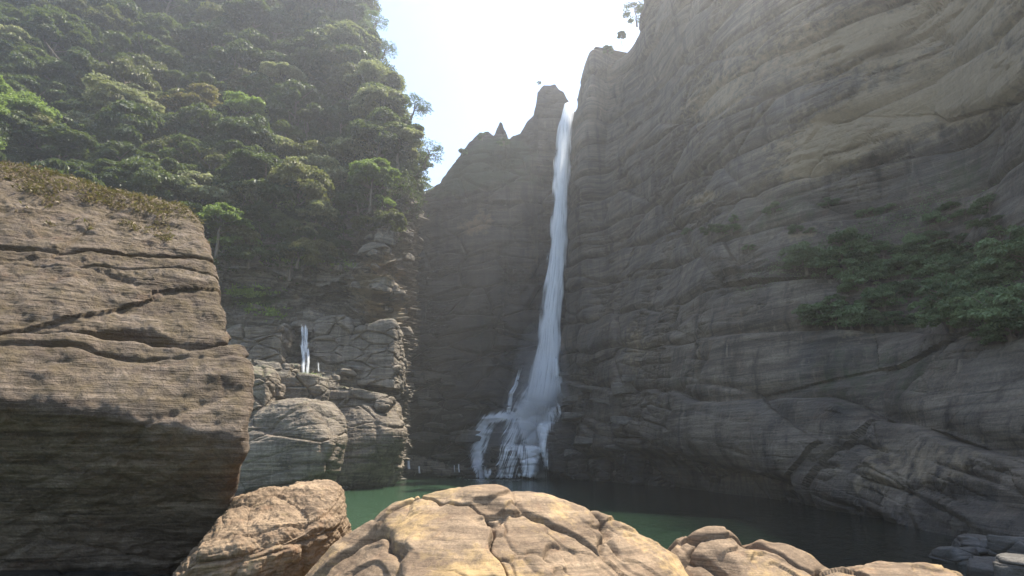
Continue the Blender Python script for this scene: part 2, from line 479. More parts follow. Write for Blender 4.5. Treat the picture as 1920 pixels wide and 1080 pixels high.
st = np.clip(20-stair(h, 2.6, 4, xx), 0, 22)/20
G[..., 1] -= 12.5*zone*st*(.8+.2*perlin(np.stack([xx/5, h/6, h*0], -1).reshape(-1, 3), 2).reshape(h.shape))
sm = np.broadcast_to((1-.8*sstep(.93, 1, vt))[None, :], (nu, nv))
GB, eB = cliff_disp(G, (.12, 0), 8.0, dict(low=1.6, t1=4.5, st=.55, bs=6, bl=.9, fine=.2, warp=.6), smooth_zone=sm)
pb = GB.reshape(-1, 3)
px, py = to_px(pb)
tanA = blob(895, 420, 45, 25, 30, .75)+blob(840, 360, 40, 20, 0, .4)+blob(1000, 480, 40, 80, 0, .35)
mossA = blob(870, 330, 90, 30, 30, .9)+blob(940, 280, 60, 25, 0, .9)+blob(900, 620, 60, 60, 0, .5)+.6*blob(960, 330, 100, 40)
wetShadeA = np.clip(.95*np.exp(-((px-985)/140)**2)*sstep(330, 640, py)+.8*np.exp(-((px-820)/90)**2)*sstep(380, 600, py)+sstep(1.2, .2, pb[:, 2])*.8, 0, 1)  # second term paints in the shade of the recess left of the falls
bk1 = GB[:, -1]+np.array([0, 3.0, .0]); bk2 = bk1+np.array([0, 1.5, -12]); bk3 = bk1+np.array([0, 30, -14])
GB2 = np.concatenate([GB, bk1[:, None], bk2[:, None], bk3[:, None]], 1)
def pad3(a):
    a = a.reshape(nu, nv); return np.concatenate([a]+[a[:, -1:]]*3, 1).ravel()
FB = grid_faces(nu, nv+3)
meB = mesh_from('cliff_back', GB2.reshape(-1, 3), FB, M['back'], False, {'tan': pad3(tanA), 'moss': pad3(mossA), 'wet': pad3(wetShadeA)})
tag(link('cliff_back', meB), 'shaded brown cliff with a jagged rim behind the waterfall', kind='structure')
bvhB = BVHTree.FromPolygons([Vector(v) for v in GB2.reshape(-1, 3)], FB.tolist())

# ================================================================== LEFT CLIFF
def lc(px_, Y, rows):
    out = []
    for py_, dY, dpx in rows:
        out.append(tuple(P(px_+dpx, py_, Y+dY)))
    out[0] = (out[1][0], out[1][1], -3.0)
    return out
def edge_rows():
    return [(930, 0, 0), (900, 0, 0), (760, 0, 8), (690, 1, 4), (640, 1, 12), (560, 0, 10), (500, -.5, 16), (440, 0, 16), (370, 2, 20), (300, 9, 34), (200, 20, 8), (100, 31, -34), (0, 43, -62), (-25, 48, -75), (-30, 76, -90)]
def slope_rows(a, b, rec=0.0):
    # a: how much bench depth at the foot, b: lean of the vegetated slope, rec: recess of the dark wall
    return [(930, 0, 0), (905, 0, 0), (790, 1, 0), (735, 3*a, 0), (690, 6*a, 0), (610, 9*a, 0), (560, 9*a+rec, 0), (482, 8*a+rec*.3, 0), (420, 10*a+1, 0), (340, 11*a+10*b, 0), (230, 11*a+24*b, 0), (110, 11*a+40*b, 0), (0, 11*a+56*b, 0), (-30, 11*a+62*b, 0), (-35, 11*a+90*b, 0)]
netL = [
    [tuple(np.array(p)+np.array([-9, 40, 0])) for p in lc(735, 77, edge_rows())],
    [tuple(np.array(p)+np.array([-2.0, 13, 0])) for p in lc(735, 77, edge_rows())],
    lc(735, 77, edge_rows()),
    lc(700, 72, [(a, b*.95, c*.5) for a, b, c in edge_rows()]),
    lc(655, 66, slope_rows(.6, .7, 3)),
    lc(590, 61, slope_rows(1.05, .75, 2)),
    lc(500, 58, slope_rows(1.0, .8, 2)),
    lc(400, 56, slope_rows(.9, .85, 1)),
    lc(250, 53, slope_rows(.7, .8, 0)),
    lc(100, 49, slope_rows(.6, .72, 0)),
    lc(-80, 44, slope_rows(.5, .65, 0)),
    lc(-350, 38, slope_rows(.5, .6, 0)),
    lc(-900, 28, slope_rows(.5, .6, 0)),
]
usL = spread([.3, .6, 1.2, 1.3, 1.3, 1.3, 1.2, 1, .8, .8, .6, .5], 640)
vsL = spread([.2, 1, .9, .9, 1.1, 1, 1.1, 1, 1, .9, .9, .8, .6, .5], 620)
G = loft(netL, usL, vsL)
vz = np.broadcast_to((1-.45*sstep(8.5, 10, vsL))[None, :], G.shape[:2])
_px, _py = to_px(G)
vz = vz+1.1*np.exp(-((_px-712)/65)**2-((_py-560)/150)**2)
GL, eL = cliff_disp(G, (.1, 0), 14.0, dict(low=2.4, lows=15, t1=2.6, st=.6, bs=3.4, bl=1.0, fine=.2), smooth_zone=vz)
nu, nv = GL.shape[:2]
pl = GL.reshape(-1, 3)
px, py = to_px(pl)
vg = sstep(5, 9, (500-py)/20+3*perlin(pl/6, 4))                 # where soil and plants cover the rock
tanA = blob(700, 520, 50, 90, 0, .8)+blob(735, 600, 40, 60, 0, .6)+blob(600, 700, 120, 40, 0, .5)  # first two blobs brighten the pillar, sunlight painted in as tan
mossA = np.clip(vg+blob(480, 560, 60, 25, 0, .9)+blob(560, 490, 60, 14, 0, .8), 0, 1.3)
wetShadeA = blob(575, 660, 22, 60, 0, .9)+sstep(1.5, .2, pl[:, 2])*.7
bk = GL[:, -1]+np.array([-12, 30, 6]); bk2 = bk+np.array([-20, 30, -60])
GL2 = np.concatenate([GL, bk[:, None], bk2[:, None]], 1)
FL = grid_faces(nu, nv+2)[:, ::-1]
meL = mesh_from('cliff_left', GL2.reshape(-1, 3), FL, M['left'], False, {'tan': pad(tanA, nu, nv), 'moss': pad(mossA, nu, nv), 'wet': pad(np.clip(wetShadeA, 0, 1), nu, nv)})
tag(link('cliff_left', meL), 'steep jungle covered slope over broken rock ledges left of the pool', kind='structure')
bvhL = BVHTree.FromPolygons([Vector(v) for v in GL2.reshape(-1, 3)], FL.tolist())
bvhR = BVHTree.FromPolygons([Vector(v) for v in GR.reshape(-1, 3)[::1]], grid_faces(*GR.shape[:2]).tolist())

def hit(bvh, px_, py_, off=0.0):
    d = Vector(ray(px_, py_)).normalized()
    loc, nrm, idx, dist = bvh.ray_cast(Vector((0, 0, CAM_Z)), d)
    if loc is None: return None, None
    if nrm.dot(d) > 0: nrm = -nrm
    return loc-d*off, nrm

# ================================================================== BOULDERS
def cube_sphere(n):
    a = np.tan(np.linspace(-1, 1, n)*math.pi/4)
    U, W = np.meshgrid(a, a, indexing='ij')
    o = np.ones_like(U)
    sides = [(o, U, W), (-o, W, U), (W, o, U), (U, -o, W), (U, W, o), (W, U, -o)]
    V, F, base = [], [], 0
    for s in sides:
        V.append(np.stack(s, -1).reshape(-1, 3)); F.append(grid_faces(n, n)+base); base += n*n
    V = np.concatenate(V); F = np.concatenate(F)
    V /= np.linalg.norm(V, axis=1)[:, None]
    key = np.round(V*1e5).astype(np.int64)
    _, first, inv = np.unique(key, axis=0, return_index=True, return_inverse=True)
    inv = inv.reshape(-1)
    return V[first], inv[F]
_cs = {}
def polytope(center, planes, p, n):
    if n not in _cs: _cs[n] = cube_sphere(n)
    D, F = _cs[n]
    c = np.array(center, float)
    s = 0
    for nn, pt in planes:
        nn = np.array(nn, float); nn /= np.linalg.norm(nn)
        h = pt if np.isscalar(pt) else float(np.dot(np.array(pt)-c, nn))
        s = s+np.maximum(0, D@nn/max(h, .02))**p
    r = s**(-1.0/p)
    return c+D*r[:, None], F

def vnormals(V, F):
    n = np.cross(V[F[:, 2]]-V[F[:, 0]], V[F[:, 3]]-V[F[:, 1]])
    N = np.zeros_like(V)
    for k in range(4): np.add.at(N, F[:, k], n)
    return N/np.maximum(np.linalg.norm(N, axis=1)[:, None], 1e-9)

def boulder(name, label, center, planes, p=10, n=90, k=1.0, st=.06, t1=.7, bl=.08, bs=1.2, low=.12, fine=.03, dip=(0, 0), seed=1., mat='boulder', moss=0, tan=0, wet=0, cat='boulder', group=None, smooth=True, carve=None, wl=None, jt=.9):
    V, F = polytope(center, planes, p, n)
    N = vnormals(V, F)
    q = V.astype(np.float32)
    s = q[:, 2]-dip[0]*q[:, 0]-dip[1]*q[:, 1]
    qq = q.copy(); qq[:, 2] = s
    d = low*k*fbm(q/(2.2*k), 3, seed)
    o1, e1 = strata(s, q/k*1.0, seed, t1*k, 3.0)
    o2, e2 = strata(s, q/k, seed+7, t1*k*.3, 1.6)
    d += st*k*(o1*.9+o2*.4)-st*k*(.8*e1+.4*e2)
    _, eb, ib = worley(qq/np.array([bs*1.5, bs*1.5, bs*.7])/k, seed+1)
    d += bl*k*((ib-.5)-jt*np.exp(-(eb/.06)**2))
    d += fine*k*fbm(q/(.35*k), 4, seed+3, .6)
    if carve is not None: d += carve(q)
    V = V+N*d[:, None]
    up = N[:, 2]
    z = V[:, 2]
    w = np.full(len(V), float(wet))+(sstep(.9, .15, z) if wl is None else wl(V))
    at = {'moss': moss*sstep(.2, .9, up)+.25*moss*0, 'tan': tan*(.5+.6*fbm(q/(1.5*k), 3, seed+5)), 'wet': np.clip(w, 0, 1)}
    o = link(name, mesh_from(name, V, F, M[mat], smooth, at))
    tag(o, label, cat, group)
    return o, V, F, N

def block_planes(c, ext, yaw=0, extra=(), seed=0, cuts=5):
    """box-like set of planes with slightly random tilts and some shaved corners"""
    rg = random.Random(seed)
    cy, sy = math.cos(yaw), math.sin(yaw)
    pls = []
    for ax in range(3):
        for s in (-1, 1):
            n = [rg.uniform(-.18, .18) for _ in range(3)]; n[ax] = s
            h = ext[ax]
            nr = (n[0]*cy-n[1]*sy, n[0]*sy+n[1]*cy, n[2])
            pls.append((nr, h*math.sqrt(1)))
    for k_ in range(cuts):
        n = np.array([rg.choice((-1, 1))*rg.uniform(.3, 1), rg.choice((-1, 1))*rg.uniform(.3, 1), rg.uniform(-.4, 1)])
        n /= np.linalg.norm(n)
        sup = sum(abs(n[a])*ext[a] for a in range(3))
        nr = (n[0]*cy-n[1]*sy, n[0]*sy+n[1]*cy, n[2])
        pls.append((nr, sup*rg.uniform(.66, .85)))
    return pls+list(extra)

# --- the huge leaning boulder on the left
cB = (-7.2, 10.0, 4.3)
plB = [((.358, -.73, .583), (-4.7, 7.0, 3.44)), ((.11, -.64, -.76), (-4.7, 7.0, 3.44)), ((.10, -.05, .99), (-7.4, 9.3, 7.75)),
       ((.62, .22, .72), (-5.15, 9.0, 6.95)), ((.84, .50, .30), (-3.95, 8.1, 4.5)), ((.86, .50, 0), (-3.78, 8.1, 3.0)), ((.5, .2, -.85), (-3.9, 8.4, 1.7)),
       ((0, 0, -1), (0, 0, .3)), ((0, 1, 0), (0, 14.5, 0)), ((-1, 0, 0), (-13, 0, 0)), ((.7, .7, .1), (-4.2, 11.5, 4))]
def carve_big(q):
    # the long bedding gap below the middle of the face and a few smaller ones
    s = q[:, 2]-.13*(q[:, 0]+5)+.22*perlin(q/1.6, 31)+.05*perlin(q/.4, 32)
    d = 0
    for z0, w, dep, ext in ((4.62, .045, .32, 1), (4.36, .028, .12, 1), (6.3, .03, .12, 1), (5.95, .022, .09, 1)):
        m = np.clip(.45+1.5*perlin(q/1.2, z0*3), 0, 1)
        d = d-dep*m*np.exp(-((s-z0)/w)**2)
    d = d+.12*sstep(4.62, 4.5, s)*sstep(3.2, 4.2, s)
    under = sstep(3.7, 3.2, s)
    return d*(1-.8*under)
big, VB, FB_, NB = boulder('boulder', 'huge leaning brown boulder filling the left side, lit face above a dark overhang', cB, plB, 40, 260, 1.0, .016, .8, .10, 2.4, .18, .09,
        (.16, 0), 5.0, 'big', jt=.3, moss=.9, tan=.25, carve=carve_big, wl=lambda V: V[:, 0]*0)

# --- rocks in front
rock2, V2, F2, N2 = boulder('boulder', 'rough pale boulder with a flat sunlit top under the tip of the huge leaning boulder', (-3.45, 8.5, 1.55),
        [((.1, -.35, .93), (-3.3, 8.3, 2.42)), ((.9, .1, .3), (-2.42, 8.5, 2.1)), ((.75, -.5, -.45), (-2.7, 8.1, 1.55)), ((-.8, -.3, .45), (-4.35, 8.1, 1.6)), ((.25, -.95, -.1), (-3.3, 7.3, 1.8)),
         ((-.3, .3, .9), (-3.5, 8.9, 2.55)), ((0, 1, .1), (0, 9.7, 0)), ((-1, 0, 0), (-5.4, 0, 0)), ((0, 0, -1), (0, 0, .1)), ((.5, -.7, .5), (-2.75, 7.75, 2.1))],
        12, 190, .6, .05, .5, .10, 1.4, .18, .15, (.1, .2), 9.0, 'fore', moss=.3, tan=.4, wl=lambda V: V[:, 0]*0)

def heightrock(name, label, xs, zr, Yr, y0, y1, front, back, seed, nx=420, ny=300, mat='fore', plates=1.0, base=-1.0, cut=None, moss=.15):
    """a rock given by its crest line, falling to the front and more steeply to the back; closed below"""
    x = np.linspace(xs[0], xs[-1], nx)
    ry = np.interp(x, xs, Yr); rz = catmull(np.array(zr, float), np.interp(x, xs, np.arange(len(xs))))
    y = np.linspace(y0, y1, ny)
    X, Yg = np.meshgrid(x, y, indexing='ij')
    dy = Yg-ry[:, None]
    Z = rz[:, None]-np.where(dy < 0, front*(-dy)+.05*dy*dy, 0)-np.where(dy > 0, .25*dy+back*dy*dy, 0)
    p = np.stack([X, Yg, Z], -1).reshape(-1, 3).astype(np.float32)
    w = np.array([1.35, .8, 1.3])
    qq = p@np.array([[.86, .5, 0], [-.5, .86, 0], [0, 0, .35]], dtype=np.float32)+.32*np.stack([fbm(p/.9, 3, seed+a) for a in (1, 2, 3)], 1)
    f1, eb, ib = worley(qq/w, seed)
    d = plates*(.11*(ib-.5)+.03*(1-f1)-.085*np.exp(-(eb/.03)**2)*sstep(-.45, .1, perlin(p/.8, seed+2)))
    f1, eb2, ib2 = worley(qq/.42+3, seed+3)
    mk = sstep(.2, .4, perlin(p/1.1, seed+8))
    d += plates*mk*(.05*(ib2-.5)-.03*np.exp(-(eb2/.07)**2))
    d += .085*fbm(p/1.0, 3, seed+4)+.02*fbm(p/.16, 4, seed+6)
    tq = 2.4*fbm(p/1.7, 2, seed+17)+.55*p[:, 0]+.8*p[:, 1]
    tq = tq*1.25; fr = tq-np.floor(tq)
    d += plates*sstep(-.2, .3, perlin(p/1.3, seed+19))*.045*(sstep(0, .06, fr)-fr)
    tq = 2.0*fbm(p/.8, 2, seed+23)-1.6*p[:, 0]+1.1*p[:, 1]; fr = tq-np.floor(tq)
    d += plates*sstep(.0, .3, perlin(p/.9, seed+29))*.05*(sstep(0, .08, fr)-fr)
    # weathered pits
    f1, _, ib3 = worley(p/np.array([.62, .8, .8], dtype=np.float32)+9, seed+5)
    d -= .10*sstep(.72, .8, ib3)*sstep(.42, .18, f1)
    g = np.stack([X, Yg, Z], -1); nrm = grid_normals(g).reshape(-1, 3)
    if nrm[:, 2].mean() < 0: nrm = -nrm
    V = (p+nrm*d[:, None]).reshape(nx, ny, 3)
    if cut is not None: V[..., 2] += cut(V)
    # skirt: sides go down to the base
    rows = [V]
    lo = V[:, :1].copy(); lo[..., 2] = base; hi = V[:, -1:].copy(); hi[..., 2] = base
    W = np.concatenate([lo, V, hi], 1)
    l = W[:1].copy(); l[..., 2] = base; h2 = W[-1:].copy(); h2[..., 2] = base
    W = np.concatenate([l, W, h2], 0)
    W2 = W.reshape(-1, 3)
    mo = np.clip(moss*2*sstep(.0, .5, perlin(W2/.7, seed+12)), 0, 1)
    ta = .35+.6*perlin(W2/.8, seed+14)
    o = link(name, mesh_from(name, W2, grid_faces(nx+2, ny+2), M[mat], True, {'moss': mo, 'tan': ta, 'wet': sstep(.35, .05, W2[:, 2])}))
    tag(o, label, 'boulder')
    return o

def crest(pts, Y):
    q = [P(a, b, Y) for a, b in pts]
    return [v[0] for v in q], [v[2] for v in q]
xs, zs = crest([(520, 1150), (600, 1068), (650, 1018), (700, 985), (745, 950), (800, 931), (850, 921), (880, 917), (935, 917), (1010, 930), (1090, 955), (1140, 985), (1200, 1015), (1262, 1050), (1290, 1100), (1340, 1200)], 7.2)
heightrock('boulder', 'broad tan cracked boulder in the sun at the centre of the near bank', xs, zs, [7.2]*len(xs), 4.2, 9.2, .42, .55, 21.0, 520, 380)
xs, zs = crest([(1215, 1160), (1250, 1062), (1285, 1025), (1330, 1010), (1400, 1018), (1470, 1030), (1510, 1045), (1545, 1068), (1580, 1100), (1640, 1200)], 7.8)
heightrock('boulder', 'long low brown boulder with a pitted face right of the broad cracked one', xs, zs, [7.8]*len(xs), 5.6, 9.2, .45, .6, 33.0, 300, 240)
xs, zs = crest([(1480, 1180), (1540, 1088), (1590, 1068), (1650, 1057), (1700, 1062), (1745, 1062), (1800, 1078), (1830, 1110), (1880, 1200)], 7.4)
heightrock('boulder', 'smooth tan boulder just showing its top at the bottom edge of the pool', xs, zs, [7.4]*len(xs), 5.4, 8.8, .4, .6, 41.0, 260, 200, plates=.6)

# --- boulders at the left shore
def ctr(px_, py_, Y): return P(px_, py_, Y)
shore = [
  # name, label, px, py, Y, ext, yaw, p, seed, mat, cuts
  ('rounded banded grey boulder standing in the water at the left shore, nearest to the camera', 553, 850, 52, (4.0, 4.0, 4.8), .15, 9, 3, 6),
  ('large banded boulder with an overhanging rounded nose at the end of the left shore ledge', 668, 828, 64, (5.2, 5.5, 4.9), .25, 10, 11, 6),
]
for lb, a, b_, Y, ext, yaw, pp, sd, cuts in shore:
    c = ctr(a, b_, Y)
    boulder('boulder', lb, c, block_planes(c, ext, yaw, seed=sd, cuts=cuts, extra=[((.75, -.25, -.6), 4.6), ((-.2, -.85, .5), 4.3), ((.6, -.3, .75), 5.0)]), pp, 170, 2.6, .05, .62, .20, 1.5, .26, .07, (.08, 0), sd*1.7, 'boulder', moss=.3, tan=.5, jt=.5)
more = [
  ('tall upright grey slab wedged behind the shore boulders beside the huge leaning boulder', 478, 800, 54, (2.2, 3, 6.0), .1, 9, 21),
  ('long flat ledge slab lying on top of the left shore boulders', 640, 748, 65, (6.2, 4, .9), .1, 14, 22),
  ('mossy cracked block between the shore ledge and the rounded boulder', 560, 738, 58, (2.6, 2.5, 1.5), .4, 14, 23),
  ('square grey block left of the small waterfall', 492, 655, 66, (3.2, 3, 2.3), .2, 18, 24),
  ('wide stepped slab below the square block left of the small waterfall', 500, 706, 62, (3.4, 3, 1.3), -.1, 18, 25),
  ('tall dark block right of the small waterfall', 622, 660, 70, (2.6, 2.4, 4.2), .35, 18, 26),
  ('rounded dark block hanging at the foot of the broken pillar', 698, 668, 71, (3.6, 3, 3.5), .1, 12, 27),
  ('small broken block below the rounded dark one', 728, 705, 72, (2.0, 2, 2.1), .5, 14, 28),
  ('slanting slab above the grassy ledge beside the dark wall', 455, 545, 70, (2.4, 2, 3.0), .6, 18, 29),
  ('lumpy block topping the ledge left of the small waterfall', 515, 608, 71, (3.2, 3, 2.0), .1, 14, 30),
  ('small square block at the foot of the broken pillar', 655, 715, 69, (1.7, 1.8, 1.8), .2, 18, 31),
  ('dark wedge shaped ledge the small waterfall lands on', 582, 722, 64.5, (2.9, 2.0, .9), -.2, 18, 32),
  ('narrow upright block between the small waterfall and the tall dark one', 598, 700, 68.5, (1.3, 1.5, 2.0), .5, 18, 33),
  ('thin slab leaning on the left shore above the tall upright one', 470, 716, 58, (1.8, 2, .8), .3, 18, 34),
  ('low angular block at the waterline between the two shore boulders', 632, 893, 60, (1.2, 1.5, 1.4), .6, 14, 35),
]
for lb, a, b_, Y, ext, yaw, pp, sd in more:
    c = ctr(a, b_, Y)
    boulder('boulder', lb, c, block_planes(c, ext, yaw, seed=sd, cuts=7), pp+10, 84, 1.8, .06, .8, .34, 1.2, .12, .07, (.05, 0), sd*1.3, 'left' if sd not in (21, 22) else 'boulder', moss=.45, tan=.5, smooth=False, jt=.4)

# broken rocks on the pillar and on the ledges
rg = random.Random(21)
nb = 0
while nb < 95:
    if nb < 60: a, b_ = rg.gauss(708, 34), rg.uniform(430, 730)
    else: a, b_ = rg.uniform(440, 760), rg.uniform(590, 745)
    if a > 772: continue
    l, nn = hit(bvhL, a, b_)
    if l is None: continue
    e = rg.uniform(.4, 1.15); nb += 1
    c = np.array(l)+np.array([nn.x, nn.y, nn.z])*e*.25
    o_, *_ = boulder('broken_rock', 'angular broken rock jutting from the sunlit pillar and ledges of the left shore', c, block_planes(c, (e*rg.uniform(1, 1.9), e, e*rg.uniform(.35, .7)), rg.uniform(-1.2, 1.2), seed=500+nb, cuts=5), 22, 12, 1, .03, .4, .05, 1, .1, .04, seed=nb*1.3, mat='left', cat='rock', group='broken rocks on the left shore', smooth=False, moss=.35, tan=.6)
# broken rubble bar at the far shore: every rock its own
rg = random.Random(5)
for i in range(46):
    a = 738+rg.random()*128; t = rg.random()
    b_ = 886-t*34*max(.15, 1-(a-738)/170)
    Y = 96+t*8; e = rg.uniform(.35, 1.0)
    c = ctr(a, b_, Y); c[2] = max(c[2], .1)
    boulder('rubble_rock', 'small pale broken rock in the rubble bar at the far shore left of the waterfall', c, block_planes(c, (e*1.6, e, e*.6), rg.uniform(-1, 1), seed=100+i, cuts=4), 14, 12, 1, .05, .4, .05, 1, .1, .03, seed=i*1.1, mat='boulder', cat='rock', group='rubble rocks at the far shore', smooth=False)
# wet ledges beside the cascade
rg = random.Random(44); nb = 0
while nb < 44:
    left_ = nb < 30
    a = rg.uniform(775, 885) if left_ else rg.uniform(1060, 1190)
    b_ = rg.uniform(700, 880)
    l, nn = hit(bvhB if left_ else bvhR, a, b_)
    nb += 1
    if l is None: continue
    e = rg.uniform(.7, 1.4)
    c = np.array(l)+np.array([0, -.2, 0])*e
    boulder('wet_ledge', 'dark wet flat ledge stone sticking out of the wall beside the cascade', c, block_planes(c, (e*rg.uniform(1.4, 2.6), e*.9, e*rg.uniform(.28, .5)), rg.uniform(-.3, .3), seed=800+nb, cuts=4), 22, 14, 1, .04, .4, .05, 1, .12, .05, seed=nb*1.7, mat='left', cat='rock', group='wet ledge stones beside the cascade', smooth=False, wl=lambda V: V[:, 0]*0+.75)
# rocks about the foot of the falls
foot = [(1062, 838, 92, (4.2, 3, 3.6), 'dark wet boulder right of the cascade where the spray lands'), (1100, 872, 88, (3.6, 2.5, 1.8), 'low dark wet boulder at the waterline right of the cascade'),
        (1150, 880, 82, (3.4, 2.4, 1.7), 'low layered rock at the waterline below the right wall'), (1075, 800, 95, (4.4, 3, 3.8), 'dark wet block beside the top of the cascade'),
        (968, 868, 90, (3.4, 2, 2.3), 'round wet boulder in the middle of the cascade foot'), (925, 880, 89, (1.5, 1.4, 1.0), 'small wet boulder between the two feet of the cascade'),
        (948, 862, 90.5, (2.2, 1.8, 2.0), 'dark rounded block splitting the cascade'), (990, 880, 88.5, (1.5, 1.4, 1.1), 'small wet boulder at the right foot of the cascade'),
        (878, 890, 92, (1.4, 1.2, .8), 'low wet stone left of the cascade foot'), (1195, 868, 74, (3.0, 2, 2.4), 'jutting dark boulder under the right wall')]
footV, footF, fb = [], [], 0
for i, (a, b_, Y, ext, lb) in enumerate(foot):
    c = ctr(a, b_, Y)
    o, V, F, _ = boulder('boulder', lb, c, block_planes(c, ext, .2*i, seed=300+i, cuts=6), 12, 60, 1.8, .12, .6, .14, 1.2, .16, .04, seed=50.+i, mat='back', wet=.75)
    footV.append(V); footF.append(F+fb); fb += len(V)
footV = np.concatenate(footV); footF = np.concatenate(footF)
bvhF = BVHTree.FromPolygons([Vector(v) for v in footV], footF.tolist())
boulder('boulder', 'low added rock painted dark for the shade in the gap between the huge boulder and the rough pale one', (-5.6, 9.6, .3), block_planes(0, (2.9, 2.4, 1.0), .3, seed=77), 10, 60, .6, .05, .8, .12, 1.0, .16, .05, seed=71., mat='shade', wl=lambda V: V[:, 0]*0+1)  # added rock, coloured near black in place of the gap's shade
# rubble at the lower right bank
rr = [(1880, 1068, 15.5, (.7, .5, .16), 'flat grey slab at the waterline in the lower right corner'), (1850, 1022, 20, (.9, .8, .25), 'dark grey boulder at the foot of the right wall'),
      (1915, 1030, 17, (.45, .6, .3), 'upright grey boulder at the right edge of the pool'), (1790, 1040, 19, (.5, .6, .2), 'low dark rock in the water at the lower right'), (1925, 1075, 13, (.4, .5, .3), 'pale angular rock at the bottom right corner')]
for i, (a, b_, Y, ext, lb) in enumerate(rr):
    c = ctr(a, b_, Y)
    boulder('boulder', lb, c, block_planes(c, ext, -.5+.3*i, seed=400+i, cuts=8), 14, 60, .6, .03, .9, .10, 1.0, .16, .04, seed=70.+i, mat='shade')

# ================================================================== GROUND AND WATER
n = 220
gx = np.sign(np.linspace(-1, 1, n))*np.abs(np.linspace(-1, 1, n))**2.2*260
gy = 10+np.sign(np.linspace(-1, 1, n))*np.abs(np.linspace(-1, 1, n))**2.2*260
X, Y_ = np.meshgrid(gx, gy, indexing='ij')
bank = sstep(11, 6.5, Y_+.12*np.abs(X+2))*sstep(-240, -30, Y_+0*X)*np.where(Y_ > 2, sstep(-3.8, -2.2, X), 1)
left = sstep(-4, -9, X)*sstep(40, 16, Y_)
Z = -3.2+bank*3.9+.25*perlin(np.stack([X, Y_, X*0], -1).reshape(-1, 3)/2.0, 3).reshape(X.shape)
gv = np.stack([X, Y_, Z], -1).reshape(-1, 3)
tag(link('ground', mesh_from('ground', gv, grid_faces(n, n), M['shade'], True, {'wet': np.full(len(gv), 1.0), 'moss': np.zeros(len(gv))})), 'rocky river bed and bank', kind='structure')  # wetness throughout, also painting the bank dark for the boulder's shade
wv = np.array([(-60, -20, 0), (60, -20, 0), (60, 150, 0), (-60, 150, 0)], float)
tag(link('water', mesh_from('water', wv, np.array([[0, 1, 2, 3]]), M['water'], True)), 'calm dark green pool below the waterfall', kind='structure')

# ================================================================== FALLING WATER
def sheet(path, widths, nu=28, bulge=.5, seed=1., layers=1, name='stream', mat='fall', parent=None, end=(.0, .0), vscale=1.0, solid=1.0):
    """a falling sheet of water bowed towards the viewer, following path with given widths (m)"""
    path = np.array(path, float); n = max(24, len(path)*10)
    ts = np.linspace(0, len(path)-1, n)
    C = catmull(path, ts); Wd = np.interp(ts, np.arange(len(widths)), widths)
    L = np.concatenate([[0], np.cumsum(np.linalg.norm(np.diff(C, axis=0), axis=1))])
    Vs, Fs, UV, B, base = [], [], [], [], 0
    for l in range(layers):
        sc = 1-.22*l
        u = np.linspace(-1, 1, nu)
        U, T = np.meshgrid(u, np.arange(n), indexing='ij')
        pt = C[T]
        view = C-np.array([0, 0, CAM_Z]); view[:, 2] = 0; view /= np.linalg.norm(view, axis=1)[:, None]
        side = np.stack([view[:, 1], -view[:, 0], view[:, 0]*0], 1)
        wob = .16*perlin(np.stack([U.ravel()*2+l*9, L[T].ravel()*.12, U.ravel()*0], 1), seed+l).reshape(U.shape)
        w = Wd[T]*.5*sc
        pos = pt+side[T]*((U+wob)*w)[..., None]-view[T]*((1-U**2)*bulge*w-.35*l*w)[..., None]
        edge = sstep(1.0, .55, np.abs(U)+.35*perlin(np.stack([U.ravel()*3, L[T].ravel()*.25, U.ravel()*0+4], 1), seed+3).reshape(U.shape))
        tt = T/(n-1)
        fade = 1.0
        if end[0] > 0: fade = fade*sstep(0, end[0], tt)
        if end[1] > 0: fade = fade*sstep(0, end[1], 1-tt)
        Vs.append(pos.reshape(-1, 3)); Fs.append(grid_faces(nu, n)+base); base += nu*n
        UV.append(np.stack([(U*.5*max(Wd.mean(), .9)/3+l*3.3+seed).ravel(), (L[T]/60*vscale+l*.7).ravel()], 1)); B.append((edge*fade*solid).ravel())
    me = mesh_from(name, np.concatenate(Vs), np.concatenate(Fs), M[mat], True, {'body': np.concatenate(B)}, np.concatenate(UV))
    return link(name, me, parent)

wf = link('waterfall', None); wf.location = P(1000, 893, 92)
tag(wf, 'tall white waterfall dropping from the notch in the rim into a cascade', 'waterfall')
def wfpart(o):
    o.parent = wf; o.matrix_parent_inverse = wf.matrix_world.inverted() if False else o.matrix_parent_inverse
    # meshes are in world space: shift them by the parent's place
    o.location = -Vector(wf.location)
    return o
main = [P(1067, 194, 106.5), P(1064, 208, 104), P(1060, 240, 102), P(1054, 320, 100.5), P(1050, 400, 99.5), P(1045, 470, 99), P(1038, 540, 98.5), P(1032, 610, 98), P(1027, 670, 97.5), P(1020, 720, 96.5), P(1012, 765, 95)]
wfpart(sheet(main, [2.2, 3.0, 3.4, 3.8, 3.6, 3.8, 4.0, 4.4, 5.2, 6.6, 7.6], 40, .45, 3.0, 4, 'plunge_stream', 'fall', end=(0, .1), vscale=1.6))

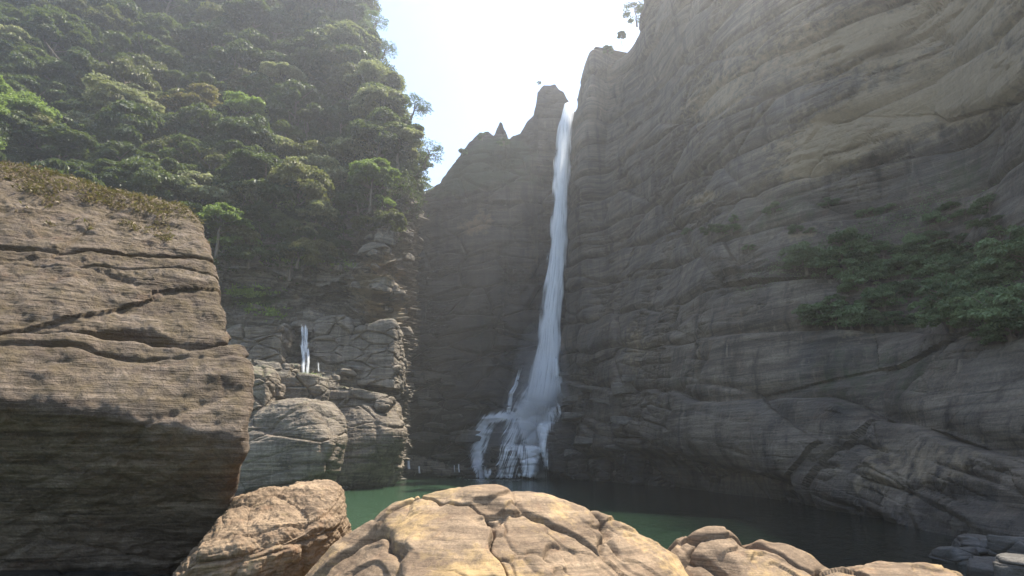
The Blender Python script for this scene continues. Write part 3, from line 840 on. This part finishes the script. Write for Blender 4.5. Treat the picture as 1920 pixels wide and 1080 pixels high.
def proj_path(pts, off=.4):
    out = []
    for a, b_ in pts:
        best = None
        for bv in (bvhB, bvhF, bvhR):
            l, nn = hit(bv, a, b_, off)
            if l is not None and (best is None or l.y < best.y): best = l
        out.append(np.array(best) if best is not None else P(a, b_, 95))
    for i in range(1, len(out)):      # water only moves outwards as it falls
        if out[i][1] > out[i-1][1]+.8: out[i] = P(pts[i][0], pts[i][1], out[i-1][1])
    return out
def dense(pts, k=4):
    pts = np.array(pts, float); t = np.linspace(0, len(pts)-1, (len(pts)-1)*k+1)
    return np.stack([np.interp(t, np.arange(len(pts)), pts[:, j]) for j in (0, 1)], 1)
rg = random.Random(12)
def stream_from(pts, width, solid, k=5):
    pd = dense(pts, k)
    n_ = len(pd); wd2 = width*np.interp(np.linspace(0, 1, n_), [0, .3, 1], [.7, 1, 1.25])
    wfpart(sheet(proj_path(pd), wd2, 14, .3, rg.uniform(5, 90), 1, 'cascade_stream', 'lace', end=(.25, .1), vscale=2.0, solid=solid))
def jit(pts, j=3.0):
    o = rg.uniform(-j, j)
    return [(a+o*(.3+.7*i_/max(1, len(pts)-1))+rg.uniform(-1, 1), b_) for i_, (a, b_) in enumerate(pts)]
# the cascade: one lacy curtain draped over the stepped rocks, thick where the branches run
ca, cb = np.linspace(872, 1062, 210), np.linspace(712, 897, 200)
dep = np.full((210, 200), np.nan)
for ia in range(210):
    for ib in range(200):
        best = None
        for bv in (bvhB, bvhF, bvhR):
            l, _ = hit(bv, ca[ia], cb[ib], 0)
            if l is not None and (best is None or l.y < best): best = l.y
        dep[ia, ib] = best if best is not None else 96
def minf(a, r):
    out = a.copy()
    for dx_ in range(-r, r+1):
        for dy_ in range(-r, r+1):
            out = np.minimum(out, np.roll(np.roll(a, dx_, 0), dy_, 1))
    return out
def blurf(a, r):
    for ax in (0, 1):
        a = sum(np.roll(a, k, ax) for k in range(-r, r+1))/(2*r+1)
    return a
dep = blurf(minf(dep, 1), 1)-.18
dep = np.clip(dep, np.roll(np.minimum.accumulate(dep[:, ::1], 1), 0, 1)-.0, None)
A_, B_ = np.meshgrid(ca, cb, indexing='ij')
def branch(pts, w0, w1, strength):
    pts = dense(pts, 6); out = np.zeros_like(A_)
    for k, (a, b_) in enumerate(pts):
        w_ = w0+(w1-w0)*k/(len(pts)-1)
        out = np.maximum(out, strength*np.exp(-((A_-a)/w_)**2-((B_-b_)/(7+w_*.25))**2))
    return out
dm = np.zeros_like(A_)
for pts, w0, w1, st_ in (
    ([(1014, 712), (1008, 735), (1000, 758), (992, 778)], 20, 40, 1.25),
    ([(1030, 770), (1022, 790), (1010, 810)], 16, 20, .9),
    ([(985, 775), (992, 800), (1000, 825), (1004, 850), (1006, 893)], 26, 20, 1.3),
    ([(1022, 800), (1015, 825), (1012, 850), (1013, 893)], 9, 12, 1.25),
    ([(968, 778), (940, 782), (915, 788), (905, 800), (900, 825), (894, 850), (897, 875), (905, 893)], 12, 12, 1.2),
    ([(925, 790), (915, 815), (908, 845)], 7, 5, .8),
    ([(965, 782), (960, 810), (955, 840)], 24, 20, .8),
    ([(950, 845), (940, 870), (936, 893)], 12, 8, .7),
    ([(975, 840), (985, 865), (990, 893)], 14, 14, .8),
    ([(955, 850), (960, 893)], 26, 26, .6),
    ([(900, 885), (1010, 893)], 4, 4, .8),
):
    dm = np.maximum(dm, branch(pts, w0, w1, st_))
D3 = np.stack([(A_-960)/FPX, CP-(540-B_)/FPX*SP, SP+(540-B_)/FPX*CP], -1)
PW = np.array([0, 0, CAM_Z])+D3*(dep/D3[..., 1])[..., None]
PW[..., 2] = np.maximum(PW[..., 2], -.05)
step_ = np.clip(-np.gradient(dep, axis=1)/.5, -1, 1)             # water whitens where it breaks over an edge
dm = dm*(1.15+.3*step_)*sstep(0, 8, B_-712)
halfw = 20+(B_-712)/183*55; cen = 1012-(B_-712)/183*48
U_ = (A_-cen)/halfw+.10*perlin(np.stack([A_.ravel()/25, B_.ravel()/40, B_.ravel()*0], 1), 66).reshape(A_.shape)
cur = mesh_from('cascade', PW.reshape(-1, 3), grid_faces(210, 200), M['lace'], True, {'body': dm.ravel()}, np.stack([U_.ravel(), PW[..., 2].ravel()/20], 1))
wfpart(link('cascade', cur, wf))
stream_from([(980, 680), (973, 700), (967, 722), (958, 738), (955, 760), (952, 782)], .9, .95)
stream_from([(1030, 742), (1046, 752), (1050, 775), (1040, 795)], .7, .6)
fa, fb_ = np.meshgrid(np.linspace(-9, 6, 90), np.linspace(80, 93, 60), indexing='ij')
fo = 1.15*np.exp(-((fa+1.5)/5.2)**2-((fb_-89.5)/2.6)**2)+.5*np.exp(-((fa+2)/7)**2-((fb_-86)/4)**2)
fm = mesh_from('foam', np.stack([fa, fb_, fa*0+.03], -1).reshape(-1, 3), grid_faces(90, 60), M['lace'], True, {'body': fo.ravel()*.75}, np.stack([fa.ravel()/14, fb_.ravel()/10], 1))
tag(link('foam', fm), 'white foam on the pool under the cascade', kind='stuff')
# thin jets beside the plunge
wfpart(sheet([P(1043, 668, 96), P(1044, 690, 95.8), P(1043, 712, 95.6)], [.5, .6, .5], 8, .2, 5.5, 1, 'side_jet', 'casc', end=(.2, .3)))

sf = link('waterfall', None); sf.location = P(574, 712, 66)
tag(sf, 'small thin waterfall spilling over the rocky ledge on the left', 'waterfall')
def small_path(pts):
    out = []
    for a, b_ in pts:
        l, _ = hit(bvhL, a, b_, .5); out.append(np.array(l))
    ym = min(o[1] for o in out)
    return [P(a, b_, 66.6-(b_-604)*.035) for i, (a, b_) in enumerate(pts)]
for k_, (pts, wd) in enumerate((([(567, 604), (568, 630), (569, 676)], [.5, .55, .7]), ([(573, 604), (574, 630), (573, 672)], [.55, .6, .7]), ([(567, 640), (570, 672), (568, 712)], [1.0, .7, .6]), ([(576, 645), (578, 675), (575, 712)], [.5, .5, .6]), ([(597, 675), (597, 690), (598, 700)], [.2, .2, .25]))):
    o = sheet(small_path(pts), wd, 10, .3, 60.+k_*3, 3, 'stream', 'lace', end=(.3, .3), vscale=4, solid=.62)
    o.parent = sf; o.location = -Vector(sf.location)
# threads of water over the far rubble bar
tw = link('waterfall', None); tw.location = P(766, 885, 95)
tag(tw, 'low trickle running over the rubble bar into the pool at the far shore', 'waterfall')
for k_, (a, y0, y1, w) in enumerate(((766, 862, 880, .6), (860, 870, 886, .25), (852, 872, 886, .2), (786, 874, 888, .3))):
    o = sheet([P(a, y0, 95.4), P(a, (y0+y1)/2, 95), P(a+1, y1, 94.8)], [w, w, w*1.2], 8, .3, 80.+k_, 1, 'stream', 'casc', end=(.05, .1))
    o.parent = tw; o.location = -Vector(tw.location)

# ================================================================== PLANTS
def leaves_mesh(name, pos, nrm, size, mat, seed=0, aspect=.5, bright=None):
    rg = np.random.default_rng(seed)
    n = len(pos)
    nrm = nrm/np.maximum(np.linalg.norm(nrm, axis=1)[:, None], 1e-6)
    t = rg.normal(size=(n, 3)); t -= nrm*(t*nrm).sum(1)[:, None]; t /= np.maximum(np.linalg.norm(t, axis=1)[:, None], 1e-6)
    b = np.cross(nrm, t)
    s = (size*rg.uniform(.6, 1.35, n))[:, None]
    V = np.empty((n, 4, 3))
    V[:, 0] = pos-t*s*.5
    V[:, 1] = pos+b*s*.5*aspect+nrm*s*.08
    V[:, 2] = pos+t*s*.5-nrm*s*.12
    V[:, 3] = pos-b*s*.5*aspect+nrm*s*.08
    F = np.arange(n*4).reshape(n, 4)
    lv = np.repeat(rg.random(n) if bright is None else bright, 4)
    return mesh_from(name, V.reshape(-1, 3), F, M[mat], False, {'leaf': lv})

def crown_points(rg, Rr, H, nc, nl, flat=.55, open_=0.0):
    """leaf positions of a crown made of leaf clumps placed over an uneven dome"""
    pos, nrm, br = [], [], []
    for c in range(nc):
        th = rg.uniform(0, 2*math.pi); ph = math.acos(rg.uniform(-.55, 1))
        rad = Rr*rg.uniform(.55, 1.05)
        cc = np.array([rad*math.sin(ph)*math.cos(th), rad*math.sin(ph)*math.sin(th), H*(.42+.55*math.cos(ph)*rg.uniform(.8, 1.1))])
        cr = Rr*rg.uniform(.24, .45)
        m = int(nl/nc*rg.uniform(.6, 1.4))
        d = rg.normal(size=(m, 3)); d /= np.linalg.norm(d, axis=1)[:, None]
        d[:, 2] = np.abs(d[:, 2])*1.0-.25
        rr_ = cr*rg.uniform(.55, 1.08, (m, 1))
        q = cc+d*rr_*np.array([1, 1, flat])
        pos.append(q)
        nn = d*np.array([.6, .6, 1])+np.array([0, 0, .7])+rg.normal(size=(m, 3))*.38
        nrm.append(nn)
        br.append(np.clip(rg.uniform(0, .7)+rg.uniform(-.25, .35, m), 0, 1))
    return np.concatenate(pos), np.concatenate(nrm), np.concatenate(br)

def limb(a, b, ra, rb, k=7):
    a, b = np.array(a, float), np.array(b, float)
    d = b-a; d /= np.linalg.norm(d)
    x = np.cross(d, [0.3, .9, .2]); x /= np.linalg.norm(x); y = np.cross(d, x)
    an = np.linspace(0, 2*math.pi, k, endpoint=False)
    ring = np.cos(an)[:, None]*x+np.sin(an)[:, None]*y
    V = np.concatenate([a+ring*ra, b+ring*rb])
    i = np.arange(k); j = (i+1) % k
    return V, np.stack([i, j, j+k, i+k], 1)

def trunk_mesh(seed, H, Rr, r0=.22, down=3.0, lean=.0):
    rg = random.Random(seed)
    Vs, Fs, base = [], [], 0
    def add(V, F):
        nonlocal base
        Vs.append(V); Fs.append(F+base); base += len(V)
    p0 = np.array([0, 0, -down]); prev = p0; r = r0*1.3
    pts = [p0]
    for k in range(1, 6):
        q = np.array([lean*k/5*H+rg.uniform(-.12, .12)*k*.4, rg.uniform(-.12, .12)*k*.4, -down+(down+H*.6)*k/5])
        add(*limb(prev, q, r, r*.82)); prev = q; r *= .82; pts.append(q)
    for k in range(9):
        s = pts[rg.randint(3, 5)]; th = rg.uniform(0, 6.28); L = Rr*rg.uniform(.5, .9)
        m = s+np.array([math.cos(th)*L*.5, math.sin(th)*L*.5, H*.12]); e = m+np.array([math.cos(th+.3)*L*.5, math.sin(th+.3)*L*.5, H*.18])
        add(*limb(s, m, r*.75, r*.5, 5)); add(*limb(m, e, r*.5, r*.22, 5))
    return mesh_from('trunk', np.concatenate(Vs), np.concatenate(Fs), M['bark'], True)

def make_tree(kind_name, mat, seed, Rr, H, nc, nl, ls, flat=.55, down=3.0):
    rg = np.random.default_rng(seed)
    p_, n_, b_ = crown_points(rg, Rr, H, nc, nl, flat)
    e = bpy.data.objects.new(kind_name, None); COL.objects.link(e)
    link('crown', leaves_mesh('crown', p_, n_, ls, mat, seed, .55, b_), e)
    link('trunk', trunk_mesh(seed, H, Rr, .07*Rr, down), e)
    return e
def dup(root):
    r = root.copy(); COL.objects.link(r)
    for ch in root.children:
        c = ch.copy(); COL.objects.link(c); c.parent = r
    return r
protos = {
  'dense': [make_tree('jungle_tree', ('leaf', 'leafmid', 'leaf', 'leafolive', 'leafmid')[i], 100+i, 3.0, 3.6, 26, 5600, .42, .75) for i in range(5)],
  'layer': [make_tree('jungle_tree', ('leafmid', 'leaf', 'leafpale', 'leafolive')[i], 120+i, 3.4, 2.8, 22, 5000, .46, .5) for i in range(4)],
}
used = set()
def place(kind, i, loc, sc, yaw, mat_scale=None):
    pr_ = protos[kind][i % len(protos[kind])]
    o = pr_ if pr_.name not in used else dup(pr_)
    used.add(pr_.name)
    o.location = loc; o.rotation_euler = (0, 0, yaw); o.scale = (sc, sc, sc*random.uniform(.8, 1.55))
    return o
# the jungle on the left slope
rg = random.Random(3)
cnt = 0; spots = []
tries = 0
while cnt < 235 and tries < 6000:
    tries += 1
    a = rg.uniform(-60, 790); b_ = rg.uniform(-90, 505)
    if b_ > 440 and a > 630: continue
    if a > 640 and b_ > 330 and rg.random() < .7: continue
    l, nn = hit(bvhL, a, b_)
    if l is None or l.z < 16: continue
    if l.y > 100 and a > 690: continue
    md = 14+rg.random()*26
    if any((a-x)**2+(b_-y)**2 < md*md for x, y in spots): continue
    spots.append((a, b_))
    sc = rg.uniform(.55, 1.4)*l.y/70*(1 if b_ < 400 else .6)
    k = 'dense' if rg.random() < .62 else 'layer'
    o = place(k, rg.randint(0, 9), (l.x+nn.x*1.2*sc, l.y+nn.y*1.2*sc, l.z-.2*sc), sc, rg.uniform(0, 6.28))
    tag(o, 'dense dark green tree in the jungle covering the left slope', 'tree', 'jungle trees on the left slope')
    cnt += 1
# the trees one can tell apart
special = [
  ('leafpale', 262, 232, 2.9, 2.3, 'broad pale leaved tree spreading flat over the huge boulder, middle of the left slope', 'spreading_tree', .35, -1.2),
  ('leafrust', 402, 228, 2.0, 2.8, 'rusty brown tree crown between the broad pale tree and the grey green one', 'rusty_tree', .6, -1),
  ('leafpale', 520, 300, 2.6, 2.4, 'silvery pale shrubby tree hanging above the dark rock wall', 'pale_tree', .5, -1),
  ('leafpale', 600, 345, 2.5, 2.2, 'pale yellow green tree on the slope below the silvery one', 'pale_tree', .5, -1),
  ('leafbright', 705, 345, 1.9, 2.0, 'yellow green round bush near the right end of the left slope', 'leafy_bush', .6, -1),
  ('leafpale', 45, 118, 2.2, 2.4, 'pale topped tree near the left border of the slope', 'pale_tree', .5, -1),
  ('leafbright', 30, 265, 3.2, 3.0, 'bright green sunlit tree at the left border above the huge boulder', 'bright_tree', .5, -8),
  ('leafbright', 10, 318, 2.8, 1.8, 'lowest lime green bush at the left border just over the huge boulder', 'leafy_bush', .5, -14),
  ('leafbright', 60, 235, 2.0, 1.6, 'small lime green bush between the bright tree and the rounded green tree', 'leafy_bush', .5, -10),
  ('leafbright', 95, 262, 2.7, 2.6, 'rounded green tree beside the bright one above the huge boulder', 'round_tree', .55, -4),
  ('leafpale', 545, 178, 1.8, 1.8, 'small pale tree alone on the dark upper slope', 'pale_tree', .5, -1),
  ('leafpale', 660, 110, 2.0, 2.2, 'olive tree leaning from the upper right shoulder of the left slope', 'olive_tree', .6, -1),
  ('leafpale', 700, 180, 2.3, 2.2, 'olive tree on the shoulder, above the skyline trees', 'olive_tree', .6, -1),
  ('leafpale', 665, 300, 1.8, 1.8, 'small yellowish tree left of the yellow green bush', 'olive_tree', .6, -1),
  ('leafpale', 730, 235, 2.2, 2.4, 'olive yellow tree at the skyline of the left slope', 'olive_tree', .6, -1),
  ('leafpale', 748, 290, 1.9, 2.0, 'olive bush at the skyline just above the cliff edge', 'olive_tree', .6, -1),
  ('leafbright', 478, 240, 1.9, 2.0, 'fresh green bush behind the silvery pale tree', 'leafy_bush', .55, -1),
  ('leafbright', 432, 430, 2.0, 1.6, 'bright green bush just right of the huge boulder', 'leafy_bush', .5, -3),
  ('leafpale', 470, 385, 1.7, 1.6, 'grey green bush above the bright one beside the huge boulder', 'leafy_bush', .5, -2),
  ('leafpale', 612, 415, 1.6, 1.4, 'white flecked bush on the edge of the dark rock wall', 'leafy_bush', .5, -1),
]
for i, (mt, a, b_, Rr, H, lb, nm, fl, dy) in enumerate(special):
    l, nn = hit(bvhL, a, b_)
    if l is None:
        l = Vector(P(a, b_, 75)); nn = Vector((0, -1, 0))
    sf_ = max(1.0, l.y/66); Rr *= sf_*1.45; H *= sf_*1.35; dy = dy*.5-(3.4 if b_ < 300 else 1.2)
    e = make_tree(nm, mt, 500+i, Rr, H, 30, 7000, .40*sf_, fl+.15, 4.5)
    e.location = (l.x+nn.x*1.2, l.y+nn.y*1.2+dy, l.z-H*.45); e.rotation_euler = (0, 0, i*1.1)
    tag(e, lb, 'bush' if 'bush' in nm else 'tree')
# airy trees against the sky
for i, (a, b_, Y, Rr, H, lb) in enumerate(((776, 195, 84, 2.5, 2.8, 'airy small leaved tree leaning out against the sky, the upper one'), (800, 282, 84, 2.9, 3.2, 'airy small leaved tree leaning out against the sky, the lower one'),
                                         (704, 36, 100, 2.6, 2.2, 'feathery tree top against the white sky at the top of the left slope'), (722, 90, 98, 2.3, 2.0, 'small round tree crown on the skyline below the feathery one'))):
    e = make_tree('airy_tree', 'leafdim', 700+i, Rr, H, 30, 2300, .24, .6, 1.5)
    c = P(a, b_, Y); e.location = (c[0], c[1], c[2]-H*.6); e.rotation_euler = (0, R(14), 0)
    tag(e, lb, 'tree')
# bushes hanging over the dark wall
protos['bush'] = [make_tree('leafy_bush', ('leafmid', 'leafolive', 'leafbright')[i], 900+i, 2.0, 1.6, 18, 3600, .32, .7, .5) for i in range(3)]
rg = random.Random(17); nb = 0; sp2 = []
while nb < 34:
    a = rg.uniform(405, 745); b_ = rg.uniform(385, 492)
    if a > 650 and b_ > 445: continue
    if any((a-x)**2+(b_-y)**2 < 19**2 for x, y in sp2): continue
    l, nn = hit(bvhL, a, b_)
    sp2.append((a, b_)); nb += 1
    if l is None: continue
    sc = rg.uniform(.55, 1.15)
    o = place('bush', rg.choice((0, 0, 1, 1, 0, 2)), (l.x+nn.x*.7*sc, l.y+nn.y*.7*sc, l.z-.5*sc), sc, rg.uniform(0, 6.28))
    tag(o, 'leafy bush hanging over the top of the dark rock wall on the left', 'bush', 'bushes above the dark left wall')
# undergrowth mass on the slope
m = 300000
nuL, nvL = GL.shape[:2]
ii = RNG.integers(0, nuL-1, m*3); jj = RNG.integers(0, nvL-1, m*3)
pp_ = GL[ii, jj]; nn_ = grid_normals(GL)[ii, jj]
fl_ = np.sign((nn_*(pp_-np.array([0, 0, CAM_Z]))).sum(1)); nn_ = -nn_*fl_[:, None]
a_, b_ = to_px(pp_)
area = np.linalg.norm(np.cross(GL[np.minimum(ii+1, nuL-1), jj]-pp_, GL[ii, np.minimum(jj+1, nvL-1)]-pp_), axis=1)
keep = (a_ > -80) & (a_ < 800) & (b_ > -80) & (RNG.random(m*3) < np.clip(area/np.percentile(area, 80), 0, 1))
dens = sstep(-.2, .9, (505-b_)/60+1.2*perlin(pp_/4, 6)+.5*perlin(pp_/1.2, 7))*np.where(a_ > 640, sstep(-.2, .9, (400-b_)/60+1.5*perlin(pp_/3, 9)), 1)
keep &= RNG.random(m*3) < dens
idx = np.where(keep)[0][:m]
pp_, nn_ = pp_[idx], nn_[idx]
def dome(q):
    q = q+.5*fbm(q/1.5, 2, 21)[:, None]
    f1, _, r1 = worley(q/np.array([4.6, 4.6, 3.6]), 22); f2, _, r2 = worley(q/1.7, 23)
    return (2.4+1.6*r1)*np.sqrt(np.clip(1-(f1/.95)**2, .02, 1))+.7*np.sqrt(np.clip(1-f2**2, .02, 1))
thick = dome(pp_); gr = np.stack([dome(pp_+np.eye(3)[k]*.25)-thick for k in range(3)], 1)/.25
thick = .5*thick*np.clip(1.15-.35*(b_[idx]-300)/150, .3, 1)
pp_ = pp_+(nn_*.8+np.array([0, 0, .5]))*(thick*RNG.random(len(pp_))**.22)[:, None]
nv_ = nn_*.6+np.array([0, 0, .6])-gr*.8+RNG.normal(size=pp_.shape)*.4
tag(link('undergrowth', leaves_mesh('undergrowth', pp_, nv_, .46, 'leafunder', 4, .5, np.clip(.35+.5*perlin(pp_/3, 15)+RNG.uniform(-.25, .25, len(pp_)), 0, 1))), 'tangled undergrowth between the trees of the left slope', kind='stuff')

# bushes on the right wall
protos['shrub'] = [make_tree('cliff_shrub', 'leafdim', 200+i, 1.9, 1.7, 22, 4200, .24, .6, .6) for i in range(4)]
rg = random.Random(9); cnt = 0; spots = []
zones = [(1850, 540, 95, 60, 22), (1700, 510, 110, 45, 20), (1610, 585, 70, 22, 9), (1900, 450, 60, 70, 8), (1560, 500, 70, 40, 6), (1460, 410, 110, 30, 6), (1350, 440, 60, 30, 4), (1750, 400, 150, 50, 7), (1850, 240, 60, 40, 0), (1900, 600, 60, 30, 4), (1300, 500, 80, 30, 0)]
for zx, zy, rx, ry, nz in zones:
    k = 0; t = 0
    while k < nz and t < 200:
        t += 1
        a = zx+rx*rg.uniform(-1, 1); b_ = zy+ry*rg.uniform(-1, 1)
        if any((a-x)**2+(b_-y)**2 < 17**2 for x, y in spots): continue
        l, nn = hit(bvhR, a, b_)
        if l is None: continue
        spots.append((a, b_)); k += 1
        sc = rg.uniform(.5, 1.05)*(.85 if zy > 450 else .5)
        o = place('shrub', rg.randint(0, 3), (l.x+nn.x*.2, l.y+nn.y*.2, l.z-.6*sc), sc, rg.uniform(0, 6.28))
        tag(o, 'hazy green shrub growing on the overgrown bench of the right wall', 'shrub', 'shrubs on the right wall')
# ground cover of the right bench
GRn = grid_normals(GR); nuR, nvR = GR.shape[:2]
m = 120000
ii = RNG.integers(0, nuR-1, m*4); jj = RNG.integers(0, nvR-1, m*4)
pp_ = GR[ii, jj]; nn_ = GRn[ii, jj]; nn_ = -nn_*np.sign((nn_*(pp_-np.array([0, 0, CAM_Z]))).sum(1))[:, None]
a_, b_ = to_px(pp_)
def bl(cx, cy, rx, ry, rot=0):
    c, s = math.cos(R(rot)), math.sin(R(rot)); x = ((a_-cx)*c-(b_-cy)*s)/rx; y = ((a_-cx)*s+(b_-cy)*c)/ry
    return np.exp(-(x*x+y*y))
dn = .85*bl(1800, 520, 170, 60, 5)+.9*bl(1560, 470, 200, 45, 20)+.35*bl(1800, 350, 160, 60, 20)+.3*bl(1350, 420, 120, 40, 20)
dn = sstep(.35, .9, dn+.45*fbm(pp_/2.5, 3, 30))
keep = (a_ > 1180) & (a_ < 1990) & (b_ > -40) & (b_ < 760) & (RNG.random(m*4) < dn)
idx = np.where(keep)[0][:m]; pp_, nn_ = pp_[idx], nn_[idx]
pp_ = pp_+(nn_*.6+np.array([0, 0, .5]))*(.5*RNG.random(len(pp_))**.7*np.clip(.5+fbm(pp_/1.2, 2, 3), 0, 1.2))[:, None]
tag(link('ground_cover', leaves_mesh('ground_cover', pp_, nn_*.6+np.array([0, 0, .8])+RNG.normal(size=pp_.shape)*.5, .2, 'leafdim', 8, .4)), 'low plants and creepers on the right wall', kind='stuff')
# trees on the right rim
for i, (a, b_, Y, Rr, H) in enumerate(((1192, 20, 84, 2.2, 3.2), (1140, 92, 88, .9, 1.2), (1165, 66, 87, .8, 1.0), (1202, -30, 82, 2.4, 3.0))):
    e = make_tree('rim_tree', 'leafdim', 800+i, Rr, H, 22, 2400, .28, .6, 2)
    c = P(a, b_, Y); e.location = (c[0], c[1], c[2]-H*.5)
    tag(e, ['dark tree leaning over the white sky at the top of the right wall', 'tiny bush on the rim of the right wall beside the notch', 'tiny bush on the rim step below the dark leaning tree', 'tree above the dark leaning one at the very top of the right wall'][i], ['tree', 'bush', 'bush', 'tree'][i])
# bushes along the back rim
for i, (a, b_, Y, s_, lb) in enumerate(((795, 352, 104, 1.6, 'yellow green bush where the back cliff meets the left slope'), (868, 290, 106, .8, 'small bush on the low end of the back rim'), (945, 272, 105, 1.0, 'green bush at the foot of the thin pinnacle'),
                                       (905, 262, 106, .8, 'small bush beneath the rounded step of the back rim'), (1010, 162, 108, .35, 'tiny tuft on the big pinnacle beside the waterfall'))):
    e = make_tree('rim_bush', 'leafbright' if i == 0 else 'leafdim', 820+i, s_*1.2, s_*1.3, 14, 1500, .28*min(1, s_+.3), .6, .6)
    c = P(a, b_, Y); e.location = (c[0], c[1]-1.2, c[2]-s_*.5)
    tag(e, lb, 'bush')

# grass on the left ledges
def blades(name, pos, h, w, mat, seed, lean=.5):
    rg = np.random.default_rng(seed); n = len(pos)
    th = rg.uniform(0, 6.283, n); side = np.stack([np.cos(th), np.sin(th), th*0], 1)
    ln = rg.normal(size=(n, 3))*lean; ln[:, 2] = 1; ln /= np.linalg.norm(ln, axis=1)[:, None]
    hh = (h*rg.uniform(.4, 1.2, n))[:, None]; ww = w
    bend = rg.normal(size=(n, 3))*.3*hh; bend[:, 2] = -np.abs(bend[:, 2])
    V = np.empty((n, 4, 3)); V[:, 0] = pos-side*ww; V[:, 1] = pos+side*ww; V[:, 2] = pos+ln*hh*.6+side*ww*.8; V[:, 3] = pos+ln*hh+bend
    return mesh_from(name, V.reshape(-1, 3), np.arange(n*4).reshape(n, 4), M[mat], False, {'leaf': np.repeat(rg.random(n), 4)})
gp = []
for gx_, gy_, rx, ry, n_ in ((462, 552, 40, 10, 4000), (512, 590, 34, 8, 3500), (560, 490, 60, 6, 2500), (585, 712, 26, 6, 700), (480, 575, 30, 12, 1500), (640, 500, 20, 8, 600)):
    for _ in range(n_//6):
        a = rg.gauss(gx_, rx*.5); b_ = rg.gauss(gy_, ry*.6)
        l, nn = hit(bvhL, a, b_)
        if l is None or nn.z < .15: continue
        for __ in range(6): gp.append((l.x+rg.gauss(0, .25), l.y+rg.gauss(0, .25), l.z+.02))
if gp:
    tag(link('grass', blades('grass', np.array(gp), .55, .05, 'leafbright', 5)), 'bright green grass on the ledges of the left shore', kind='stuff')

# dry moss and grass along the top of the big boulder
up = (NB[:, 2] > .45) & (VB[:, 1] < 10.5)
cand = VB[up]
wt = sstep(-.25, .25, perlin(cand/.35, 41)+.5*perlin(cand/.12, 42)-.3-.25+.9*sstep(6.9, 7.5, cand[:, 2]))
cand = cand[RNG.random(len(cand)) < wt]
idx = RNG.integers(0, len(cand), 30000)
mp = cand[idx]+RNG.normal(size=(30000, 3))*.02
keep = (mp[:, 2] > 6.5)
mp = mp[keep]
lump = np.clip(.4+fbm(mp/.3, 3, 44), 0, 1.2)
mp = mp+np.array([0, 0, 1])*(.10*lump*RNG.random(len(mp)))[:, None]
tag(link('dry_moss', blades('dry_moss', mp, .07, .004, 'dry', 6, 1.0)), 'brown dry moss and grass matted on top of the huge boulder', kind='stuff')

# ================================================================== MIST, HAZE
def volume_material(name, colr, dens, aniso):
    m_ = bpy.data.materials.new(name); m_.use_nodes = True; t = m_.node_tree; t.nodes.clear()
    o = t.nodes.new('ShaderNodeOutputMaterial'); v = t.nodes.new('ShaderNodeVolumePrincipled')
    v.inputs['Color'].default_value = (*colr, 1); v.inputs['Density'].default_value = dens; v.inputs['Anisotropy'].default_value = aniso
    t.links.new(v.outputs[0], o.inputs['Volume'])
    return m_
def ball(name, c, ext, mat, n=24):
    D, F = cube_sphere(n)
    V = D*np.array(ext)
    o = link(name, mesh_from(name, V, F, mat, True)); o.location = c
    return o
vm = volume_material('spray', (.94, .97, 1), .028, .2)
for c_, e_ in ((P(1012, 730, 93.5), (3.2, 2.4, 7)), (P(1010, 760, 93), (6, 3.5, 6)), (P(1015, 720, 93.5), (5, 3.2, 11)), (P(990, 830, 91), (10, 3.5, 6))):
    tag(ball('mist', c_, e_, vm), 'spray hanging round the foot of the tall plunge', kind='stuff')
bx = (-300, 300, -270, 290, -5, 150)
bv = np.array([(x, y, z) for x in bx[:2] for y in bx[2:4] for z in bx[4:]], float)
bf = np.array([[0, 1, 3, 2], [4, 6, 7, 5], [0, 4, 5, 1], [2, 3, 7, 6], [0, 2, 6, 4], [1, 5, 7, 3]])
hz = link('haze', mesh_from('haze', bv, bf, volume_material('haze', (.93, .95, .98), .00085, .6)))
tag(hz, kind='stuff')

# ================================================================== LIGHT, SKY, CAMERA
SUN_EL, SUN_AZ = R(65), R(53)          # azimuth from +y towards +x
w = bpy.data.worlds.new('World'); SC.world = w; w.use_nodes = True
t = w.node_tree; t.nodes.clear()
sky = t.nodes.new('ShaderNodeTexSky'); sky.sky_type = 'NISHITA'; sky.sun_disc = False
sky.sun_elevation = SUN_EL; sky.sun_rotation = SUN_AZ; sky.air_density = 1.0; sky.dust_density = .7; sky.ozone_density = 1.0
bg = t.nodes.new('ShaderNodeBackground'); bg.inputs[1].default_value = .15
wo = t.nodes.new('ShaderNodeOutputWorld'); t.links.new(sky.outputs[0], bg.inputs[0]); t.links.new(bg.outputs[0], wo.inputs[0])
sd = bpy.data.lights.new('sun', 'SUN'); sd.energy = 5.0; sd.angle = R(.5); sd.color = (1, .93, .80)
so = bpy.data.objects.new('sun', sd); COL.objects.link(so)
dirv = Vector((math.sin(SUN_AZ)*math.cos(SUN_EL), math.cos(SUN_AZ)*math.cos(SUN_EL), math.sin(SUN_EL)))
so.rotation_euler = dirv.to_track_quat('Z', 'Y').to_euler()
cd = bpy.data.cameras.new('camera'); cd.sensor_width = 36; cd.lens = 36*FPX/1920; cd.clip_end = 2000; cd.clip_start = .05
co = bpy.data.objects.new('camera', cd); COL.objects.link(co); co.location = (0, 0, CAM_Z); co.rotation_euler = (R(90)+PITCH, 0, 0)
SC.camera = co
SC.render.engine = 'CYCLES'
cy = SC.cycles
cy.use_denoising = True
cy.max_bounces = 6; cy.diffuse_bounces = 3; cy.glossy_bounces = 3; cy.transmission_bounces = 3; cy.transparent_max_bounces = 24; cy.volume_bounces = 1
cy.sample_clamp_indirect = 6
SC.view_settings.view_transform = 'Standard'; SC.view_settings.look = 'None'; SC.view_settings.gamma = 1
SC.view_settings.use_curve_mapping = False
SC.view_settings.exposure = 1.4
